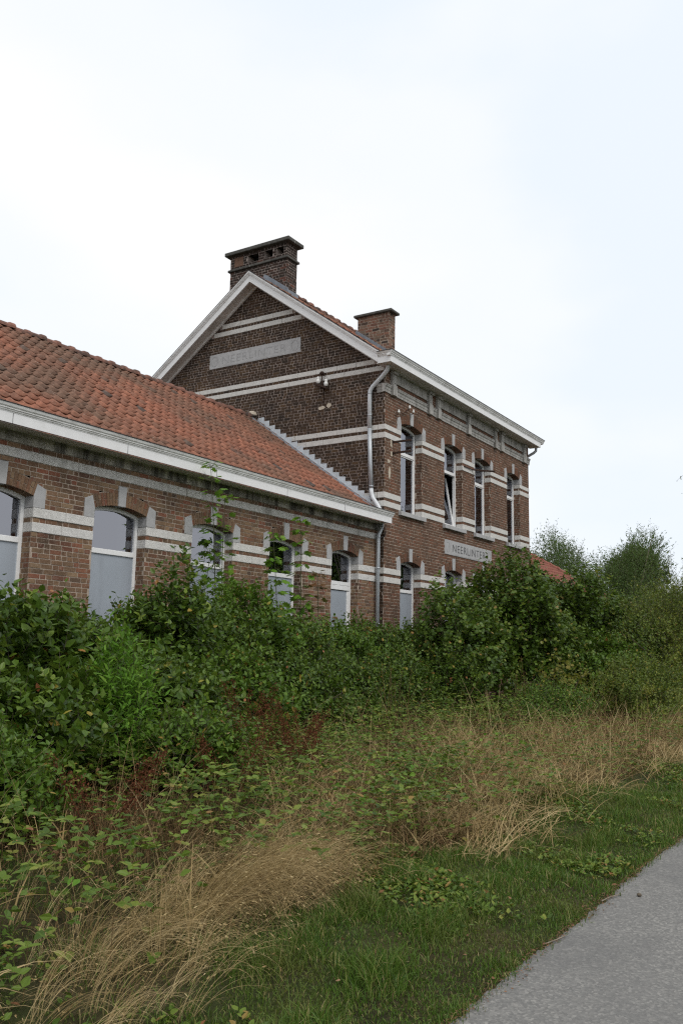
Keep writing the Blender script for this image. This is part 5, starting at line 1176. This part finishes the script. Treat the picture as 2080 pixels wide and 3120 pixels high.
# rusty dock seed heads
def dock(label, x, y, n, h, seed):
    r = np.random.default_rng(seed); g = float(ground_z(np.array([x]), np.array([y]))[0]); root = empty('dock_plant', (x, y, g), label, 'plant', 'dead dock plants'); lv = Leaves(); m = MB()
    for i_ in range(n):
        b = np.array([x + r.normal(0, .07), y + r.normal(0, .07), g]); e_ = b + [r.normal(0, .30), r.normal(0, .25), h*r.uniform(.75, 1.1)]; m.tube([b, (b+e_)/2 + r.normal(0, .02, 3), e_], [.005, .004, .002], 4, caps=False)
        k = 340; q = r.uniform(.42, 1.0, k); ctr = b + (e_ - b)*q[:, None]; br_ = unit(r.normal(size=(k, 3)) + [0, 0, .5])*(r.random((k, 1))**.6)*.2*(1.25 - q[:, None]); lv.add(ctr + br_, r.normal(size=(k, 3)), r.normal(size=(k, 3)), r.uniform(.012, .024, k), 'tri')
    lv.build('seed_head', RUMEX, root); m.build('stalk', RUMEX, root)
dock('rusty dock seed heads in the middle, before the shrub row', -10.0, -4.1, 7, .95, 91)
dock('second rusty dock just right of the tallest one', -9.5, -4.2, 4, .8, 92)
dock('dark rusty dock low in the brambles', -10.05, -4.8, 7, .72, 93)
dock('brown dock under the bright green plant', -11.3, -4.8, 4, .66, 94)
dock('brown dock near the left picture edge', -13.0, -5.2, 5, .70, 95)
dock('small reddish dock left of the tallest one', -10.65, -4.4, 6, .75, 96)
# weed stalks by the hazel
def stalk_plant(label, x, y, h, seed, mat):
    r = np.random.default_rng(seed); g = float(ground_z(np.array([x]), np.array([y]))[0]); root = empty('weed_plant', (x, y, g), label, 'plant', 'tall seedy weeds'); m = MB(); lv = Leaves()
    for i_ in range(8):
        b = np.array([x + r.normal(0, .08), y + r.normal(0, .08), g]); e_ = b + [r.normal(0, .15), r.normal(0, .15), h*r.uniform(.7, 1.05)]; m.tube([b, (b+e_)/2 + r.normal(0, .03, 3), e_], [.006, .004, .002], 4, caps=False); k = 60; q = r.uniform(.25, 1, k)
        lv.add(b + (e_ - b)*q[:, None] + r.normal(0, .035, (k, 3)), r.normal(size=(k, 3)) + UPV*.4, UPV + r.normal(0, .5, (k, 3)), r.uniform(.015, .05, k), 'lance')
    lv.build('foliage', mat, root); m.build('stalk', STALK_BROWN, root)
stalk_plant('grey green seedy weed rising in front of the low shrubs', -6.9, -4.1, 1.15, 97, LEAF_OLIVE)
stalk_plant('seedy weed beside the yellow shrub', -1.9, -4.1, 1.25, 98, LEAF_OLIVE)
stalk_plant('tawny seed plumes in the right thicket', 3.2, -6.0, 1.5, 99, LEAF_RED)
# twigs and a pine cone on the path
def twig(label, pts, rad):
    m = MB(); m.tube(pts, rad, 6); tag(m.build('twig', BARK_LIGHT, None), label, 'twig', 'twigs on the path')
twig('long dry twig lying on the path edge', [(-11.45, -8.20, -1.592), (-11.32, -8.22, -1.590), (-11.2, -8.26, -1.591)], [.004, .004, .002])
twig('short twig nearer the camera on the path edge', [(-12.5, -8.19, -1.592), (-12.4, -8.22, -1.590), (-12.28, -8.24, -1.591)], [.0035, .0035, .002])
m = MB(); m.lathe((-11.17, -8.37, -1.596), [(.005, 0), (.014, .004), (.017, .010), (.013, .018), (.004, .022)], 9); tag(m.build('pine_cone', BARK, None), 'small dark cone lying alone on the asphalt', 'cone')

# ------------------------------------------------------------------ lift everything from eye level to path level
for o in list(SC.objects):
    if o.parent is None and o is not cam and o is not so: o.location.z += EYE
